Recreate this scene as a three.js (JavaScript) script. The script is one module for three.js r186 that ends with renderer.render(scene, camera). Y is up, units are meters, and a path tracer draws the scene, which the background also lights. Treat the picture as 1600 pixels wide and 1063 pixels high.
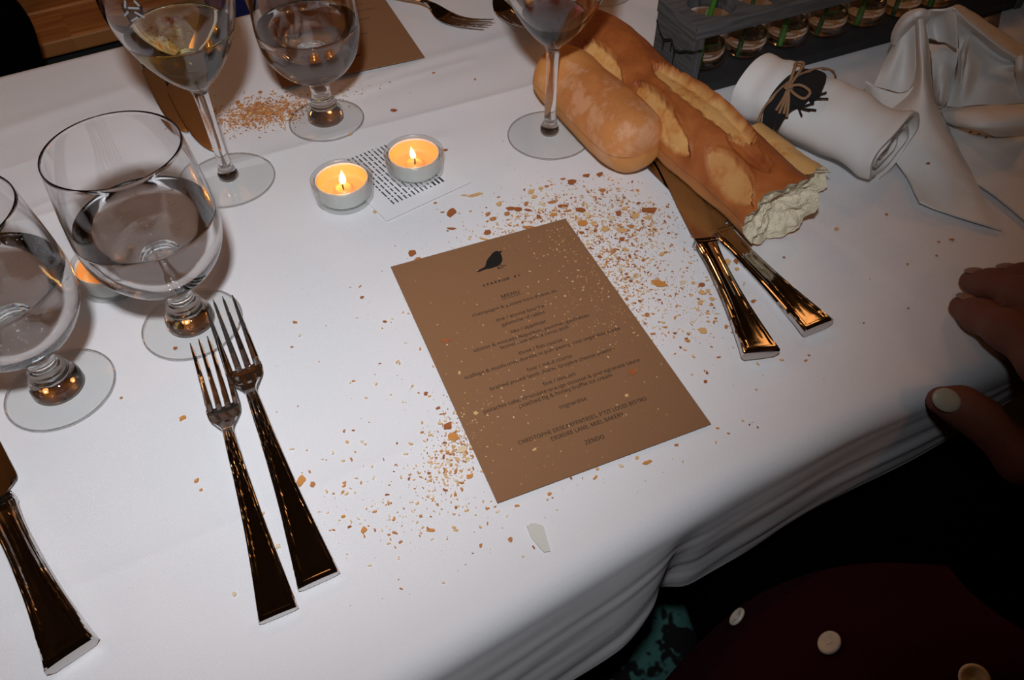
import * as THREE from 'three';
import { mergeGeometries, mergeVertices, toCreasedNormals } from 'three/addons/utils/BufferGeometryUtils.js';
import { RoundedBoxGeometry } from 'three/addons/geometries/RoundedBoxGeometry.js';
import { MarchingCubes } from 'three/addons/objects/MarchingCubes.js';
import { ImprovedNoise } from 'three/addons/math/ImprovedNoise.js';

// ---------------------------------------------------------------- camera, flash, exposure
const scene = new THREE.Scene();
scene.background = new THREE.Color(0x000000);
const TABLE = 0.75, EYE = 0.38, PITCH = THREE.MathUtils.degToRad(49), FOCAL = 1200;     // table top height, eye above it
const camera = new THREE.PerspectiveCamera(2 * THREE.MathUtils.radToDeg(Math.atan(531.5 / FOCAL)), 1600 / 1063, 0.02, 30);
camera.position.set(0, TABLE + EYE, 0);
camera.rotation.x = -PITCH;
scene.add(camera);
const renderer = new THREE.WebGLRenderer({ antialias: true });
renderer.toneMapping = THREE.LinearToneMapping;
renderer.toneMappingExposure = 1.0;
renderer.shadowMap.enabled = true;

// the photographer's flash, on the camera's shoe above the lens
const flash = new THREE.SpotLight(0xf4f7ff, 1.13, 0, THREE.MathUtils.degToRad(58), 1.0, 2);
flash.name = 'camera_flash';
flash.position.set(-0.015, TABLE + 0.50, -0.02);
flash.target.position.set(-0.29, TABLE, -0.66);
flash.shadow.radius = 0.9;
flash.castShadow = true;
scene.add(flash, flash.target);

// ---------------------------------------------------------------- helpers
let seed = 20231;
const rnd = () => { seed |= 0; seed = seed + 0x6D2B79F5 | 0; let t = Math.imul(seed ^ seed >>> 15, 1 | seed); t = t + Math.imul(t ^ t >>> 7, 61 | t) ^ t; return ((t ^ t >>> 14) >>> 0) / 4294967296; };
const rr = (a, b) => a + (b - a) * rnd();
const gauss = () => Math.sqrt(-2 * Math.log(rnd() + 1e-9)) * Math.cos(6.2832 * rnd());
const perlin = new ImprovedNoise();
const noise = (x, y = 0, z = 0) => perlin.noise(x + 11.3, y + 7.7, z + 3.1);
const fbm = (x, y = 0, z = 0) => noise(x, y, z) + 0.5 * noise(2.1 * x, 2.1 * y, 2.1 * z) + 0.25 * noise(4.3 * x, 4.3 * y, 4.3 * z);
const clamp = (x, a = 0, b = 1) => Math.min(b, Math.max(a, x));
const smooth = (a, b, x) => { const t = clamp((x - a) / (b - a)); return t * t * (3 - 2 * t); };
const mix = (a, b, t) => a + (b - a) * t;
const V = (x, y, z) => new THREE.Vector3(x, y, z);
const UPV = V(0, 1, 0);
// a survey of the table: the point at height h above the cloth that a sight line through (u, v) of the 1600 x 1063 frame meets
function at(u, v, h = 0) {
  const x = (u - 800) / FOCAL, y = -(v - 531.5) / FOCAL, c = Math.cos(PITCH), s = Math.sin(PITCH);
  const dy = y * c - s, dz = -c - y * s, t = (h - EYE) / dy;
  return V(x * t, TABLE + h, dz * t);
}
// the room's and the table's own axes: a along the table, b across it away from the near side, h above the cloth
const TURN = THREE.MathUtils.degToRad(31), CA = Math.cos(TURN), SA = Math.sin(TURN);
const T = (a, h, b) => V(a * CA - b * SA, TABLE + h, -a * SA - b * CA);

const used = new Map();
function numbered(name) {
  const n = used.get(name) ?? 0; used.set(name, n + 1);
  return n ? name + '_' + String(n).padStart(3, '0') : name;
}
function tag(o, label, category, group, kind) {
  if (label) o.userData.label = label;
  if (category) o.userData.category = category;
  if (group) o.userData.group = group;
  if (kind) o.userData.kind = kind;
  return o;
}
function mesh(name, geometry, material, parent = scene) {
  const g = Array.isArray(geometry) ? mergeGeometries(geometry.map((x) => plain(x))) : geometry;
  const m = new THREE.Mesh(g, material);
  m.name = parent === scene ? numbered(name) : partName(name, parent);
  m.castShadow = m.receiveShadow = true;
  parent.add(m);
  return m;
}
function partName(name, parent) {
  const n = parent.children.filter((c) => c.name === name || c.name.startsWith(name + '_0')).length;
  return n ? name + '_' + String(n).padStart(3, '0') : name;
}
function plain(g) {
  const h = g.index ? g.toNonIndexed() : g.clone();
  if (!h.attributes.uv) h.setAttribute('uv', new THREE.Float32BufferAttribute(new Float32Array(h.attributes.position.count * 2), 2));
  for (const k of Object.keys(h.attributes)) if (!['position', 'normal', 'uv'].includes(k)) h.deleteAttribute(k);
  return h;
}
function thing(name, label, category, pos, group, turn = 0) {
  const g = new THREE.Group(); g.name = numbered(name);
  if (pos) g.position.copy(pos);
  g.rotation.y = turn;
  scene.add(g);
  return tag(g, label, category, group);
}
function copyOf(src, label, group) {
  const c = src.clone(); c.name = numbered(src.name.replace(/_\d{3}$/, '')); c.userData = { ...src.userData };
  scene.add(c);
  return tag(c, label, null, group);
}
// a grid of points: f(i/nu, j/nv) -> Vector3; closed round v when wrap
function grid(nu, nv, f, { wrap = false, caps = false, color = null, uv = null } = {}) {
  const pos = [], uvs = [], col = [], idx = [], w = wrap ? nv : nv + 1;
  for (let i = 0; i <= nu; i++) for (let j = 0; j < w; j++) {
    const p = f(i / nu, j / nv, i, j); pos.push(p.x, p.y, p.z);
    const q = uv ? uv(i / nu, j / nv, p) : [i / nu, j / nv]; uvs.push(q[0], q[1]);
    if (color) { const c = color(i / nu, j / nv, p); col.push(c[0], c[1], c[2]); }
  }
  for (let i = 0; i < nu; i++) for (let j = 0; j < nv; j++) {
    const a = i * w + j, b = i * w + (j + 1) % w, c = a + w, d = b + w;
    idx.push(a, c, b, b, c, d);
  }
  if (caps && wrap) for (const i of [0, nu]) {
    const m = V(0, 0, 0), n = pos.length / 3;
    for (let j = 0; j < w; j++) m.add(V(pos[3 * (i * w + j)], pos[3 * (i * w + j) + 1], pos[3 * (i * w + j) + 2]));
    m.divideScalar(w); pos.push(m.x, m.y, m.z); uvs.push(0.5, 0.5);
    if (color) col.push(col[3 * i * w], col[3 * i * w + 1], col[3 * i * w + 2]);
    for (let j = 0; j < w; j++) { const a = i * w + j, b = i * w + (j + 1) % w; i ? idx.push(a, n, b) : idx.push(a, b, n); }
  }
  const g = new THREE.BufferGeometry();
  g.setAttribute('position', new THREE.Float32BufferAttribute(pos, 3));
  g.setAttribute('uv', new THREE.Float32BufferAttribute(uvs, 2));
  if (color) g.setAttribute('color', new THREE.Float32BufferAttribute(col, 3));
  g.setIndex(idx); g.computeVertexNormals();
  return g;
}
const lathe = (pts, seg = 96) => new THREE.LatheGeometry(pts.map(([r, y]) => new THREE.Vector2(r, y)), seg);
// a smooth curve through [r, y] points, sampled
function curve2(pts, n = 40) {
  return new THREE.SplineCurve(pts.map(([r, y]) => new THREE.Vector2(r, y))).getPoints(n).map((p) => [Math.max(0, p.x), p.y]);
}
const tube = (pts, r, seg = 24, rad = 8, closed = false) => new THREE.TubeGeometry(new THREE.CatmullRomCurve3(pts, closed), seg, r, rad, closed);
function place(g, p, quat, s) { const h = g.clone(); h.applyMatrix4(new THREE.Matrix4().compose(p, quat ?? new THREE.Quaternion(), s ?? V(1, 1, 1))); return h; }
const boxAB = (a0, a1, h0, h1, b0, b1, r = 0.004) => {      // a box in table axes, in world coordinates
  const g = r ? new RoundedBoxGeometry(a1 - a0, h1 - h0, b1 - b0, 2, r) : new THREE.BoxGeometry(a1 - a0, h1 - h0, b1 - b0);
  g.rotateY(TURN); const c = T((a0 + a1) / 2, (h0 + h1) / 2, (b0 + b1) / 2); g.translate(c.x, c.y, c.z); return g;
};

// ---------------------------------------------------------------- textures and materials
function dataTex(n, f, channels = 'grey', srgb = false) {
  const d = new Uint8Array(n * n * 4);
  for (let j = 0; j < n; j++) for (let i = 0; i < n; i++) {
    const c = f(i / n, j / n), k = 4 * (j * n + i);
    for (let q = 0; q < 3; q++) d[k + q] = clamp(Array.isArray(c) ? c[q] : c) * 255; d[k + 3] = 255;
  }
  const t = new THREE.DataTexture(d, n, n, THREE.RGBAFormat);
  t.wrapS = t.wrapT = THREE.RepeatWrapping; t.magFilter = THREE.LinearFilter; t.minFilter = THREE.LinearMipmapLinearFilter; t.generateMipmaps = true;
  if (srgb) t.colorSpace = THREE.SRGBColorSpace;
  t.needsUpdate = true;
  return t;
}
const tile = (x, y, p, z = 0) => {      // noise that repeats with period p
  const u = x * p, v = y * p, s = (i, j) => noise(u - i * p, v - j * p, z);
  return mix(mix(s(0, 0), s(1, 0), x), mix(s(0, 1), s(1, 1), x), y);
};
const weave = dataTex(256, (x, y) => 0.5 + 0.22 * Math.sin(x * 6.2832 * 32) * Math.sin(y * 6.2832 * 32) + 0.35 * tile(x, y, 40) + 0.25 * tile(x, y, 90, 5));
const grain = dataTex(256, (x, y) => 0.5 + 0.45 * tile(x, y, 24) + 0.3 * tile(x, y, 60, 4));
const smudge = dataTex(256, (x, y) => clamp(0.42 + 0.5 * tile(x, y, 6) + 0.3 * tile(x, y, 19, 2)));
const std = (rgb, roughness = 0.8, more = {}) => new THREE.MeshStandardMaterial({ color: new THREE.Color().setRGB(...rgb), roughness, ...more });
const phys = (rgb, roughness, more = {}) => new THREE.MeshPhysicalMaterial({ color: new THREE.Color().setRGB(...rgb), roughness, ...more });
const two = { side: THREE.DoubleSide };
const M = {
  cloth: std([0.80, 0.79, 0.79], 0.95, { ...two, bumpMap: weave, bumpScale: 0.0002 }),
  napkin: std([0.80, 0.79, 0.755], 0.95, { ...two, bumpMap: weave, bumpScale: 0.00015 }),
  pane: phys([0.955, 0.96, 0.955], 0.0, { transmission: 1, thickness: 0, ior: 1.5, specularIntensity: 0.7 }),
  cupGlass: phys([0.93, 0.94, 0.93], 0.3, { transmission: 1, thickness: 0, ior: 1.5 }),
  glass: phys([1, 1, 1], 0.0, { transmission: 1, thickness: 0.01, ior: 1.5 }),
  water: phys([1, 1, 1], 0.0, { transmission: 1, thickness: 0.05, ior: 1.333 }),
  whiteWine: phys([1, 1, 1], 0.0, { transmission: 1, thickness: 0.05, ior: 1.345, attenuationColor: new THREE.Color().setRGB(0.92, 0.80, 0.26), attenuationDistance: 0.05 }),
  redWine: phys([0.6, 0.3, 0.3], 0.0, { transmission: 1, specularIntensity: 0.15, thickness: 0.05, ior: 1.345, attenuationColor: new THREE.Color().setRGB(0.12, 0.004, 0.008), attenuationDistance: 0.02 }),
  steel: std([0.60, 0.58, 0.56], 0.16, { metalness: 1, roughnessMap: smudge }),
  steelBright: std([0.64, 0.63, 0.61], 0.11, { metalness: 1 }),
  crust: std([1, 1, 1], 0.62, { vertexColors: true, bumpMap: grain, bumpScale: 0.0004 }),
  crumb: std([0.80, 0.72, 0.52], 0.95, { bumpMap: grain, bumpScale: 0.0012 }),
  wax: phys([0.78, 0.46, 0.17], 0.3, {}),
  cupWhite: std([0.66, 0.65, 0.63], 0.45),
  aluminium: std([0.62, 0.62, 0.62], 0.35, { metalness: 1 }),
  wick: std([0.03, 0.02, 0.015], 0.9),
  flame: new THREE.MeshStandardMaterial({ color: 0x000000, emissive: new THREE.Color().setRGB(1, 0.62, 0.2), emissiveIntensity: 9 }),
  greyWood: null, ink: std([0.004, 0.004, 0.004], 0.8), blackPaper: std([0.006, 0.006, 0.006], 0.9, two),
  twine: std([0.30, 0.17, 0.085], 0.95),
  stem: phys([0.07, 0.20, 0.02], 0.5), stemDark: phys([0.03, 0.08, 0.015], 0.6),
  skin: phys([0.15, 0.055, 0.035], 0.6, { specularIntensity: 0.6 }), nail: phys([0.24, 0.13, 0.095], 0.45), thumbNail: phys([0.34, 0.33, 0.25], 0.45),
  maroon: phys([0.027, 0.0026, 0.006], 1, { specularIntensity: 0.15, ...two, bumpMap: weave, bumpScale: 0.0004 }),
  blackCloth: phys([0.0015, 0.0015, 0.0018], 1, { specularIntensity: 0.1 }), navy: std([0.014, 0.02, 0.13], 0.95),
  hair: std([0.012, 0.008, 0.006], 0.7),
  button: phys([0.72, 0.64, 0.5], 0.3), white: std([0.75, 0.72, 0.66], 0.5),
  darkWood: std([0.07, 0.035, 0.018], 0.6), metalDark: std([0.05, 0.045, 0.04], 0.5, { metalness: 0.6 }),
};
weave.repeat.set(1, 1);
function woodTex(base, dark, n = 512, knots = []) {
  return dataTex(n, (x, y) => {
    let yy = y; let k = 0;
    for (const [kx, ky, kr] of knots) { const d = Math.hypot((x - kx) * 1, (y - ky) * 1.6); k = Math.max(k, smooth(kr, kr * 0.4, d)); yy += 0.06 * Math.exp(-((d / kr) ** 2) / 3) * Math.sign(y - ky); }
    const g = 0.5 + 0.5 * Math.sin(yy * 70 + 5 * fbm(x * 2.5, yy * 7)) * 0.5 + 0.45 * noise(x * 6, yy * 90) + 0.3 * noise(x * 3, yy * 9, 4);
    const t = clamp(g * 0.6 + k); return [0, 1, 2].map((i) => mix(base[i], dark[i], t));
  }, 'rgb', true);
}
const benchTex = woodTex([0.86, 0.60, 0.34], [0.58, 0.34, 0.16], 512, [[0.3, 0.3, 0.05], [0.7, 0.62, 0.04], [0.52, 0.2, 0.03]]);
const greyTex = woodTex([0.37, 0.37, 0.365], [0.17, 0.165, 0.165], 512);
M.bench = std([1, 1, 1], 0.5, { map: benchTex });
M.greyWood = std([1, 1, 1], 0.85, { map: greyTex, bumpMap: greyTex, bumpScale: 0.0006 });

// ---------------------------------------------------------------- the room
const roomA = [-3.4, 3.6], roomB = [-2.6, 2.12], FLOOR = -TABLE, CEIL = 2.0;
const floorTex = woodTex([0.26, 0.15, 0.09], [0.11, 0.06, 0.035], 512);
const M2 = { floor: std([0.5, 0.5, 0.5], 0.55, { map: floorTex }), wall: std([0.24, 0.18, 0.13], 0.9, { bumpMap: grain, bumpScale: 0.002 }), ceil: std([0.022, 0.020, 0.019], 0.9), shade: new THREE.MeshStandardMaterial({ color: 0x22150c, emissive: new THREE.Color().setRGB(1, 0.4, 0.11), emissiveIntensity: 1.6, side: THREE.DoubleSide }) };
function struct(name, g, m) { const o = mesh(name, g, m); o.userData.kind = 'structure'; return o; }
struct('floor', boxAB(...roomA, FLOOR - 0.1, FLOOR, ...roomB, 0), M2.floor);
struct('ceiling', boxAB(...roomA, CEIL, CEIL + 0.1, ...roomB, 0), M2.ceil);
struct('wall_far', boxAB(roomA[0], roomA[1], FLOOR, CEIL, roomB[1], roomB[1] + 0.1, 0), M2.wall);
struct('wall_near', boxAB(roomA[0], roomA[1], FLOOR, CEIL, roomB[0] - 0.1, roomB[0], 0), M2.ceil);
struct('wall_left', boxAB(roomA[0] - 0.1, roomA[0], FLOOR, CEIL, ...roomB, 0), M2.ceil);
struct('wall_right', boxAB(roomA[1], roomA[1] + 0.1, FLOOR, CEIL, ...roomB, 0), M2.wall);
struct('baseboard_far', boxAB(roomA[0], roomA[1], FLOOR, FLOOR + 0.12, roomB[1] - 0.02, roomB[1], 0.003), M.darkWood);

// pendant lamps with warm glowing drum shades: the room's own light
const pendants = [[-1.15, 1.2, 1.75, 1], [0.2, 1.2, 1.75, 1], [1.36, 1.12, 0.76, 0.45], [2.9, 1.2, 1.6, 1], [0.9, 1.25, -1.5, 0.6]];
pendants.forEach(([a, h, b, k], i) => {
  const words = ['pendant lamp with amber drum shade above the far wall bench', 'pendant lamp with amber drum shade above the bench middle', 'pendant lamp with amber drum shade hanging over the table itself', 'pendant lamp with amber drum shade near the end wall', 'pendant lamp with amber drum shade behind the diners'];
  const p = thing('pendant_lamp', words[i], 'lamp', T(a, h, b), 'amber pendant lamps');
  mesh('lamp_shade', lathe([[0.12, 0], [0.125, 0.005], [0.16, 0.17], [0.157, 0.172], [0.118, 0.006], [0.12, 0]], 40), M2.shade, p);
  mesh('bulb', place(new THREE.SphereGeometry(0.035, 20, 14), V(0, 0.09, 0)), new THREE.MeshStandardMaterial({ color: 0x000000, emissive: new THREE.Color().setRGB(1, 0.5, 0.18), emissiveIntensity: 8 }), p);
  mesh('cord', place(new THREE.CylinderGeometry(0.004, 0.004, CEIL - h - 0.125, 8), V(0, 0.125 + (CEIL - h - 0.125) / 2, 0)), M.blackCloth, p);
  const l = new THREE.PointLight(new THREE.Color().setRGB(1, 0.41, 0.165), 0.155 * k, 0, 2);
  l.name = 'pendant_light'; l.position.copy(T(a, h + 0.09, b)); l.shadow.radius = 3; l.castShadow = true; scene.add(l);
});

// ---------------------------------------------------------------- table and cloth
{
  const t = thing('dining_table', 'long dark wooden dining table hidden under the white tablecloth', 'table', T(0.25, -TABLE, 0.47), null, TURN);
  mesh('tabletop', place(new RoundedBoxGeometry(2.5, 0.035, 0.672, 2, 0.004), V(0, TABLE - 0.0215, 0)), M.darkWood, t);
  for (const [x, z] of [[-1.12, -0.26], [1.12, -0.26], [-1.12, 0.26], [1.12, 0.26]]) mesh('leg', place(new RoundedBoxGeometry(0.06, TABLE - 0.04, 0.06, 2, 0.005), V(x, (TABLE - 0.04) / 2, z)), M.darkWood, t);
  mesh('apron', [[0, 0.27, 2.2, 0.02], [0, -0.27, 2.2, 0.02], [1.1, 0, 0.02, 0.5], [-1.1, 0, 0.02, 0.5]].map(([x, z, w, d]) => place(new THREE.BoxGeometry(w, 0.06, d), V(x, TABLE - 0.07, z))), M.darkWood, t);
}
const nearEdge = (a) => 0.141 - 0.004 * smooth(0.22, 0.31, a) - 0.024 * smooth(0.29, 0.5, a);
const creases = [   // pressed folds and soft ridges in the cloth: [points (a, b), height, width, sharpness]
  [[[-0.6, 0.275], [-0.14, 0.257], [0.08, 0.242], [0.44, 0.231], [0.9, 0.222]], 0.0011, 0.007, 1], [[[-0.2, 0.585], [0.09, 0.562], [0.18, 0.555], [0.262, 0.546], [0.351, 0.539], [0.6, 0.53]], 0.0042, 0.012, 1],
  [[[0.12, 0.615], [0.28, 0.630], [0.35, 0.629], [0.42, 0.63]], 0.0022, 0.009, 0], [[[0.19, 0.612], [0.256, 0.612], [0.32, 0.609]], 0.0016, 0.006, 0], [[[0.236, 0.51], [0.181, 0.506], [0.15, 0.512]], 0.0018, 0.008, 0],
  [[[-0.3, 0.57], [-0.101, 0.586], [-0.073, 0.589], [-0.038, 0.598]], 0.0020, 0.007, 1], [[[-0.039, 0.81], [-0.047, 0.743], [-0.061, 0.672], [-0.075, 0.5]], 0.0010, 0.007, 1], [[[-0.002, 0.653], [0.035, 0.67], [0.091, 0.685]], 0.0016, 0.008, 0],
  [[[-0.35, 0.70], [-0.1, 0.712], [0.04, 0.728]], 0.0020, 0.010, 0], [[[-0.4, 0.64], [-0.16, 0.648], [-0.06, 0.655]], 0.0018, 0.008, 1], [[[-0.16, 0.0], [-0.155, 0.4], [-0.15, 0.9]], 0.0008, 0.006, 1], [[[0.43, 0.0], [0.43, 0.4], [0.44, 0.9]], 0.0008, 0.006, 1],
];
function segDist(px, py, ax, ay, bx, by) { const t = clamp(((px - ax) * (bx - ax) + (py - ay) * (by - ay)) / ((bx - ax) ** 2 + (by - ay) ** 2)); return [Math.hypot(px - ax - t * (bx - ax), py - ay - t * (by - ay)), (px - ax) * (by - ay) - (py - ay) * (bx - ax)]; }
function clothHeight(a, b) {
  let h = 0;
  for (const [p, k, w, sharp] of creases) {
    let d = 9, s = 1; for (let i = 0; i + 1 < p.length; i++) { const q = segDist(a, b, ...p[i], ...p[i + 1]); if (q[0] < d) [d, s] = q; }
    h += 0.36 * k * (sharp ? Math.exp(-d / w) * (s > 0 ? 1 : Math.exp(-d / w)) : Math.exp(-((d / w) ** 2))) * (0.75 + 0.5 * noise(a * 9, b * 9, k * 1000)) - 0.09 * k * Math.exp(-(((d - 2 * w) / (1.5 * w)) ** 2));
  }
  const calm = 0.35 + 0.65 * smooth(0.3, 0.75, b) + 0.5 * smooth(-0.1, -0.5, a);
  return h + calm * (0.0007 * noise(a * 5, b * 11, 1) + 0.0004 * noise(a * 14 + 8 * b, b * 22, 5));
}
{
  const R = 0.018, A0 = -0.95, A1 = 1.5, B1 = 0.822, nA = 700;
  const hem = (a) => a < 0.19 ? 0.098 + 0.012 * smooth(0.19, 0.12, a) : mix(0.118, 0.062, smooth(0.3, 0.5, a));
  const drop = [], arc = [], top = [], far = [], fdrop = [];
  for (let i = 0; i < 26; i++) drop.push(1 - i / 26);
  for (let i = 0; i < 8; i++) arc.push(i / 8);
  const rows = [...drop.map((t) => ['d', t]), ...arc.map((t) => ['r', t])];
  for (let i = 0; i <= 340; i++) rows.push(['t', i / 340]);
  for (let i = 1; i <= 8; i++) rows.push(['q', i / 8]);
  for (let i = 1; i <= 16; i++) rows.push(['e', i / 16]);
  const g = grid(rows.length - 1, nA, (u, v, i) => {
    const [k, t] = rows[i], a = mix(A0, A1, v), b0 = nearEdge(a);
    let b, h;
    const fall = (x) => {   // how far the hanging cloth stands out, growing towards its hem
      const fold = 0.014 * smooth(0.205, 0.14, a) * smooth(-0.3, 0.0, a) - 0.010 * Math.exp(-(((a - 0.192) / 0.012) ** 2));
      return x * fold + Math.sqrt(x) * (0.0020 * noise(a * 6, x * 6 + a * 5, 2) + 0.0010 * noise(a * 13 + x * 5, x * 11, 8) + 0.003 * noise(a * 11, 0, 3));
    };
    if (k === 'd') { h = -R - t * (hem(a) - R); b = b0 - R - fall(t); }
    else if (k === 'r') { const q = (1 - t) * Math.PI / 2; b = b0 - R * Math.sin(q); h = -R + R * Math.cos(q); h += clothHeight(a, b) * t; }
    else if (k === 't') { b = mix(b0, B1 - R, t); h = clothHeight(a, b); }
    else if (k === 'q') { const q = t * Math.PI / 2; b = B1 - R + R * Math.sin(q); h = -R + R * Math.cos(q); }
    else { b = B1 + t * 0.02 * noise(a * 8, 3, 3); h = -R - 0.16 * t; }
    return T(a, h, b);
  }, { uv: (u, v, p) => [(p.x * CA - p.z * SA) / 0.03, (p.x * SA + p.z * CA + p.y) / 0.03] });
  tag(mesh('tablecloth', g, M.cloth), 'white cotton tablecloth with pressed creases and a hanging hem', 'tablecloth');
}

// ---------------------------------------------------------------- beyond the table: bench
{
  const b = thing('bench', 'warm brown knotty wooden bench beyond the far table edge', 'bench', T(0, FLOOR, 1.53), null, TURN);
  const top = FLOOR * -1 - 0.3;          // seat height 0.45
  for (let i = 0; i < 4; i++) {
    const z0 = -0.13 * i, g = new RoundedBoxGeometry(3.6, 0.03, 0.126, 2, 0.006);
    g.translate(-0.2 + 0.01 * i, top - 0.015, z0 - 0.063);
    const uv = g.attributes.uv, p = g.attributes.position;
    for (let k = 0; k < uv.count; k++) uv.setXY(k, p.getX(k) * 1.4 + i * 0.37, p.getZ(k) * 4 + i * 0.21);
    mesh('plank', g, M.bench, b);
  }
  mesh('front_board', place(new RoundedBoxGeometry(3.6, 0.2, 0.02, 2, 0.003), V(-0.2, top - 0.14, -0.045)), std([0.02, 0.022, 0.022], 0.7), b);
  for (const x of [-1.8, -0.2, 1.4]) mesh('leg', place(new RoundedBoxGeometry(0.06, top - 0.03, 0.4, 2, 0.005), V(x, (top - 0.03) / 2, -0.27)), M.darkWood, b);
  for (const [x, z] of [[0.075, -0.022], [-0.5, -0.022], [0.65, -0.022]]) mesh('bolt', place(new THREE.SphereGeometry(0.009, 16, 10), V(x, top + 0.001, z), null, V(1, 0.5, 1)), M.steel, b);
}

// ---------------------------------------------------------------- glasses
const gobletInner = curve2([[0.0, 0.0445], [0.012, 0.0465], [0.026, 0.054], [0.0355, 0.068], [0.0390, 0.083], [0.0387, 0.105], [0.0353, 0.139]], 60);
const gobletOuter = curve2([[0.0085, 0.041], [0.016, 0.0435], [0.028, 0.0525], [0.0372, 0.067], [0.0405, 0.083], [0.0398, 0.105], [0.0362, 0.139]], 60);
const wineInner = curve2([[0.0, 0.0865], [0.008, 0.089], [0.020, 0.100], [0.0315, 0.117], [0.039, 0.137], [0.041, 0.155], [0.0389, 0.178], [0.0348, 0.199]], 60);
const wineOuter = curve2([[0.0048, 0.083], [0.010, 0.0855], [0.0215, 0.098], [0.0327, 0.116], [0.0402, 0.1365], [0.0422, 0.155], [0.0397, 0.178], [0.0355, 0.199]], 60);
const shell = (outer, inner) => { const a = outer[outer.length - 1], b = inner[inner.length - 1]; return [...outer, [a[0] - 0.0003, a[1] + 0.0006], [b[0] + 0.0003, b[1] + 0.0006], ...inner.slice().reverse()]; };
function fill(inner, level, drop = -0.0003) {      // the drink: inside the bowl up to a level, with a small meniscus
  const p = inner.filter(([, y]) => y < level - 0.0006).map(([r, y]) => [r < 1e-4 ? 0 : r - drop, y + drop]);
  const k = inner.findIndex(([, y]) => y >= level), r = mix(inner[k - 1][0], inner[k][0], (level - inner[k - 1][1]) / (inner[k][1] - inner[k - 1][1])) - drop;
  return lathe([...p, [r, level + 0.0008], [r - 0.0012, level + 0.0001], [r - 0.003, level - 0.0003], [r * 0.5, level - 0.0003], [0, level - 0.0003]], 128);
}
const ring = (r, y, t) => { const q = new THREE.TorusGeometry(r, t, 14, 120); q.rotateX(Math.PI / 2); q.translate(0, y, 0); return q; };
const footPts = (r) => [[0, 0.0004], [r * 0.6, 0.0004], [r - 0.002, 0.0004], [r - 0.0004, 0.001], [r, 0.0018], [r - 0.0006, 0.0026], [r - 0.002, 0.003], [r * 0.75, 0.0036], [r * 0.5, 0.0046], [0.0, 0.0055]];
function goblet(label, p, level, bubbles = 0) {
  const g = thing('water_goblet', label, 'glass', p);
  mesh('bowl', lathe(shell(gobletOuter, gobletInner), 128), M.glass, g);
  mesh('foot', lathe(footPts(0.0322), 96), M.pane, g); mesh('foot_edge', ring(0.0317, 0.0018, 0.0008), M.glass, g);
  mesh('stem', lathe([...curve2([[0.0, 0.0035], [0.0135, 0.0042], [0.0152, 0.009], [0.0138, 0.0135], [0.0108, 0.0165]], 24), ...curve2([[0.0112, 0.0172], [0.0118, 0.0185], [0.0108, 0.0198]], 8), ...curve2([[0.0104, 0.0205], [0.0108, 0.022], [0.0094, 0.0235], [0.0079, 0.028], [0.0082, 0.034], [0.0095, 0.0395], [0.0125, 0.0428], [0.009, 0.0443], [0, 0.0444]], 40)], 96), M.glass, g);
  mesh('water', fill(gobletInner, level), M.water, g);
  if (bubbles) {
    const q = new THREE.Object3D(), im = new THREE.InstancedMesh(new THREE.SphereGeometry(1, 8, 6), std([0.85, 0.87, 0.9], 0.2), bubbles);
    for (let i = 0; i < bubbles; i++) {
      const y = rr(0.05, level - 0.003), k = gobletInner.findIndex(([, t]) => t >= y), r = gobletInner[k - 1][0] * 0.97 * (rnd() < 0.6 ? 1 : Math.sqrt(rnd())), f = rr(0, 6.283);
      q.position.set(r * Math.cos(f), y, r * Math.sin(f)); q.scale.setScalar(rr(0.00014, 0.00034)); q.updateMatrix(); im.setMatrixAt(i, q.matrix);
    }
    im.name = 'bubbles'; im.userData.kind = 'stuff'; g.add(im);
  }
  return g;
}
goblet('water goblet with fork tips over its foot and a votive behind', at(302, 508), 0.0915);
goblet('water goblet of fizzing water nearest the front, cut by the frame edge', at(97, 610), 0.094, 240);
goblet('water goblet in front of the far menu, beside two votives', at(511, 190), 0.088);
function wineGlass(label, p, level, wine, mark) {
  const g = thing('wine_glass', label, 'glass', p);
  mesh('bowl', lathe(shell(wineOuter, wineInner), 128), M.glass, g);
  mesh('foot', lathe(footPts(0.0355), 96), M.pane, g); mesh('foot_edge', ring(0.0350, 0.0017, 0.0007), M.glass, g);
  mesh('stem', lathe([...curve2([[0, 0.0042], [0.0062, 0.0048], [0.0078, 0.0085], [0.0066, 0.0122], [0.0052, 0.0145]], 20), ...curve2([[0.0050, 0.016], [0.0047, 0.03], [0.0047, 0.055], [0.0050, 0.072], [0.0058, 0.08], [0.0085, 0.0852], [0.004, 0.0862], [0, 0.0863]], 40)], 64), M.glass, g);
  if (wine) mesh('wine', fill(wineInner, level), wine, g);
  if (mark) {   // a frosted mark on the far side of the bowl
    const bits = [];
    for (const [f, y, w, h, s] of [[0, 0, 0.006, 0.0012, 0.5], [0.1, 0.003, 0.006, 0.0012, -0.6], [-0.1, 0.003, 0.005, 0.0012, 0.7], [0.05, 0.007, 0.007, 0.0012, 0], [-0.06, 0.009, 0.005, 0.0012, 1.2], [0.12, 0.010, 0.004, 0.0012, -1], [0, 0.013, 0.007, 0.0012, 0.2]]) {
      const q = new THREE.BoxGeometry(w, h, 0.0003); q.rotateZ(s); q.translate(0, 0.154 + y, 0.0424); q.rotateY(mark + f); bits.push(q);
    }
    mesh('etched_mark', bits, std([0.22, 0.23, 0.24], 0.8), g).userData.label = 'frosted white mark on the bowl';
  }
  return g;
}
wineGlass('stemmed glass of pale white wine, two knives behind it', at(360, 283), 0.126, M.whiteWine, -0.14);
wineGlass('stemmed glass of dark red wine standing beside the bread', at(858, 213), 0.106, M.redWine);
wineGlass('empty stemmed glass beyond the bread, only its foot showing', at(938, -12), 0.1, null);

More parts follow.
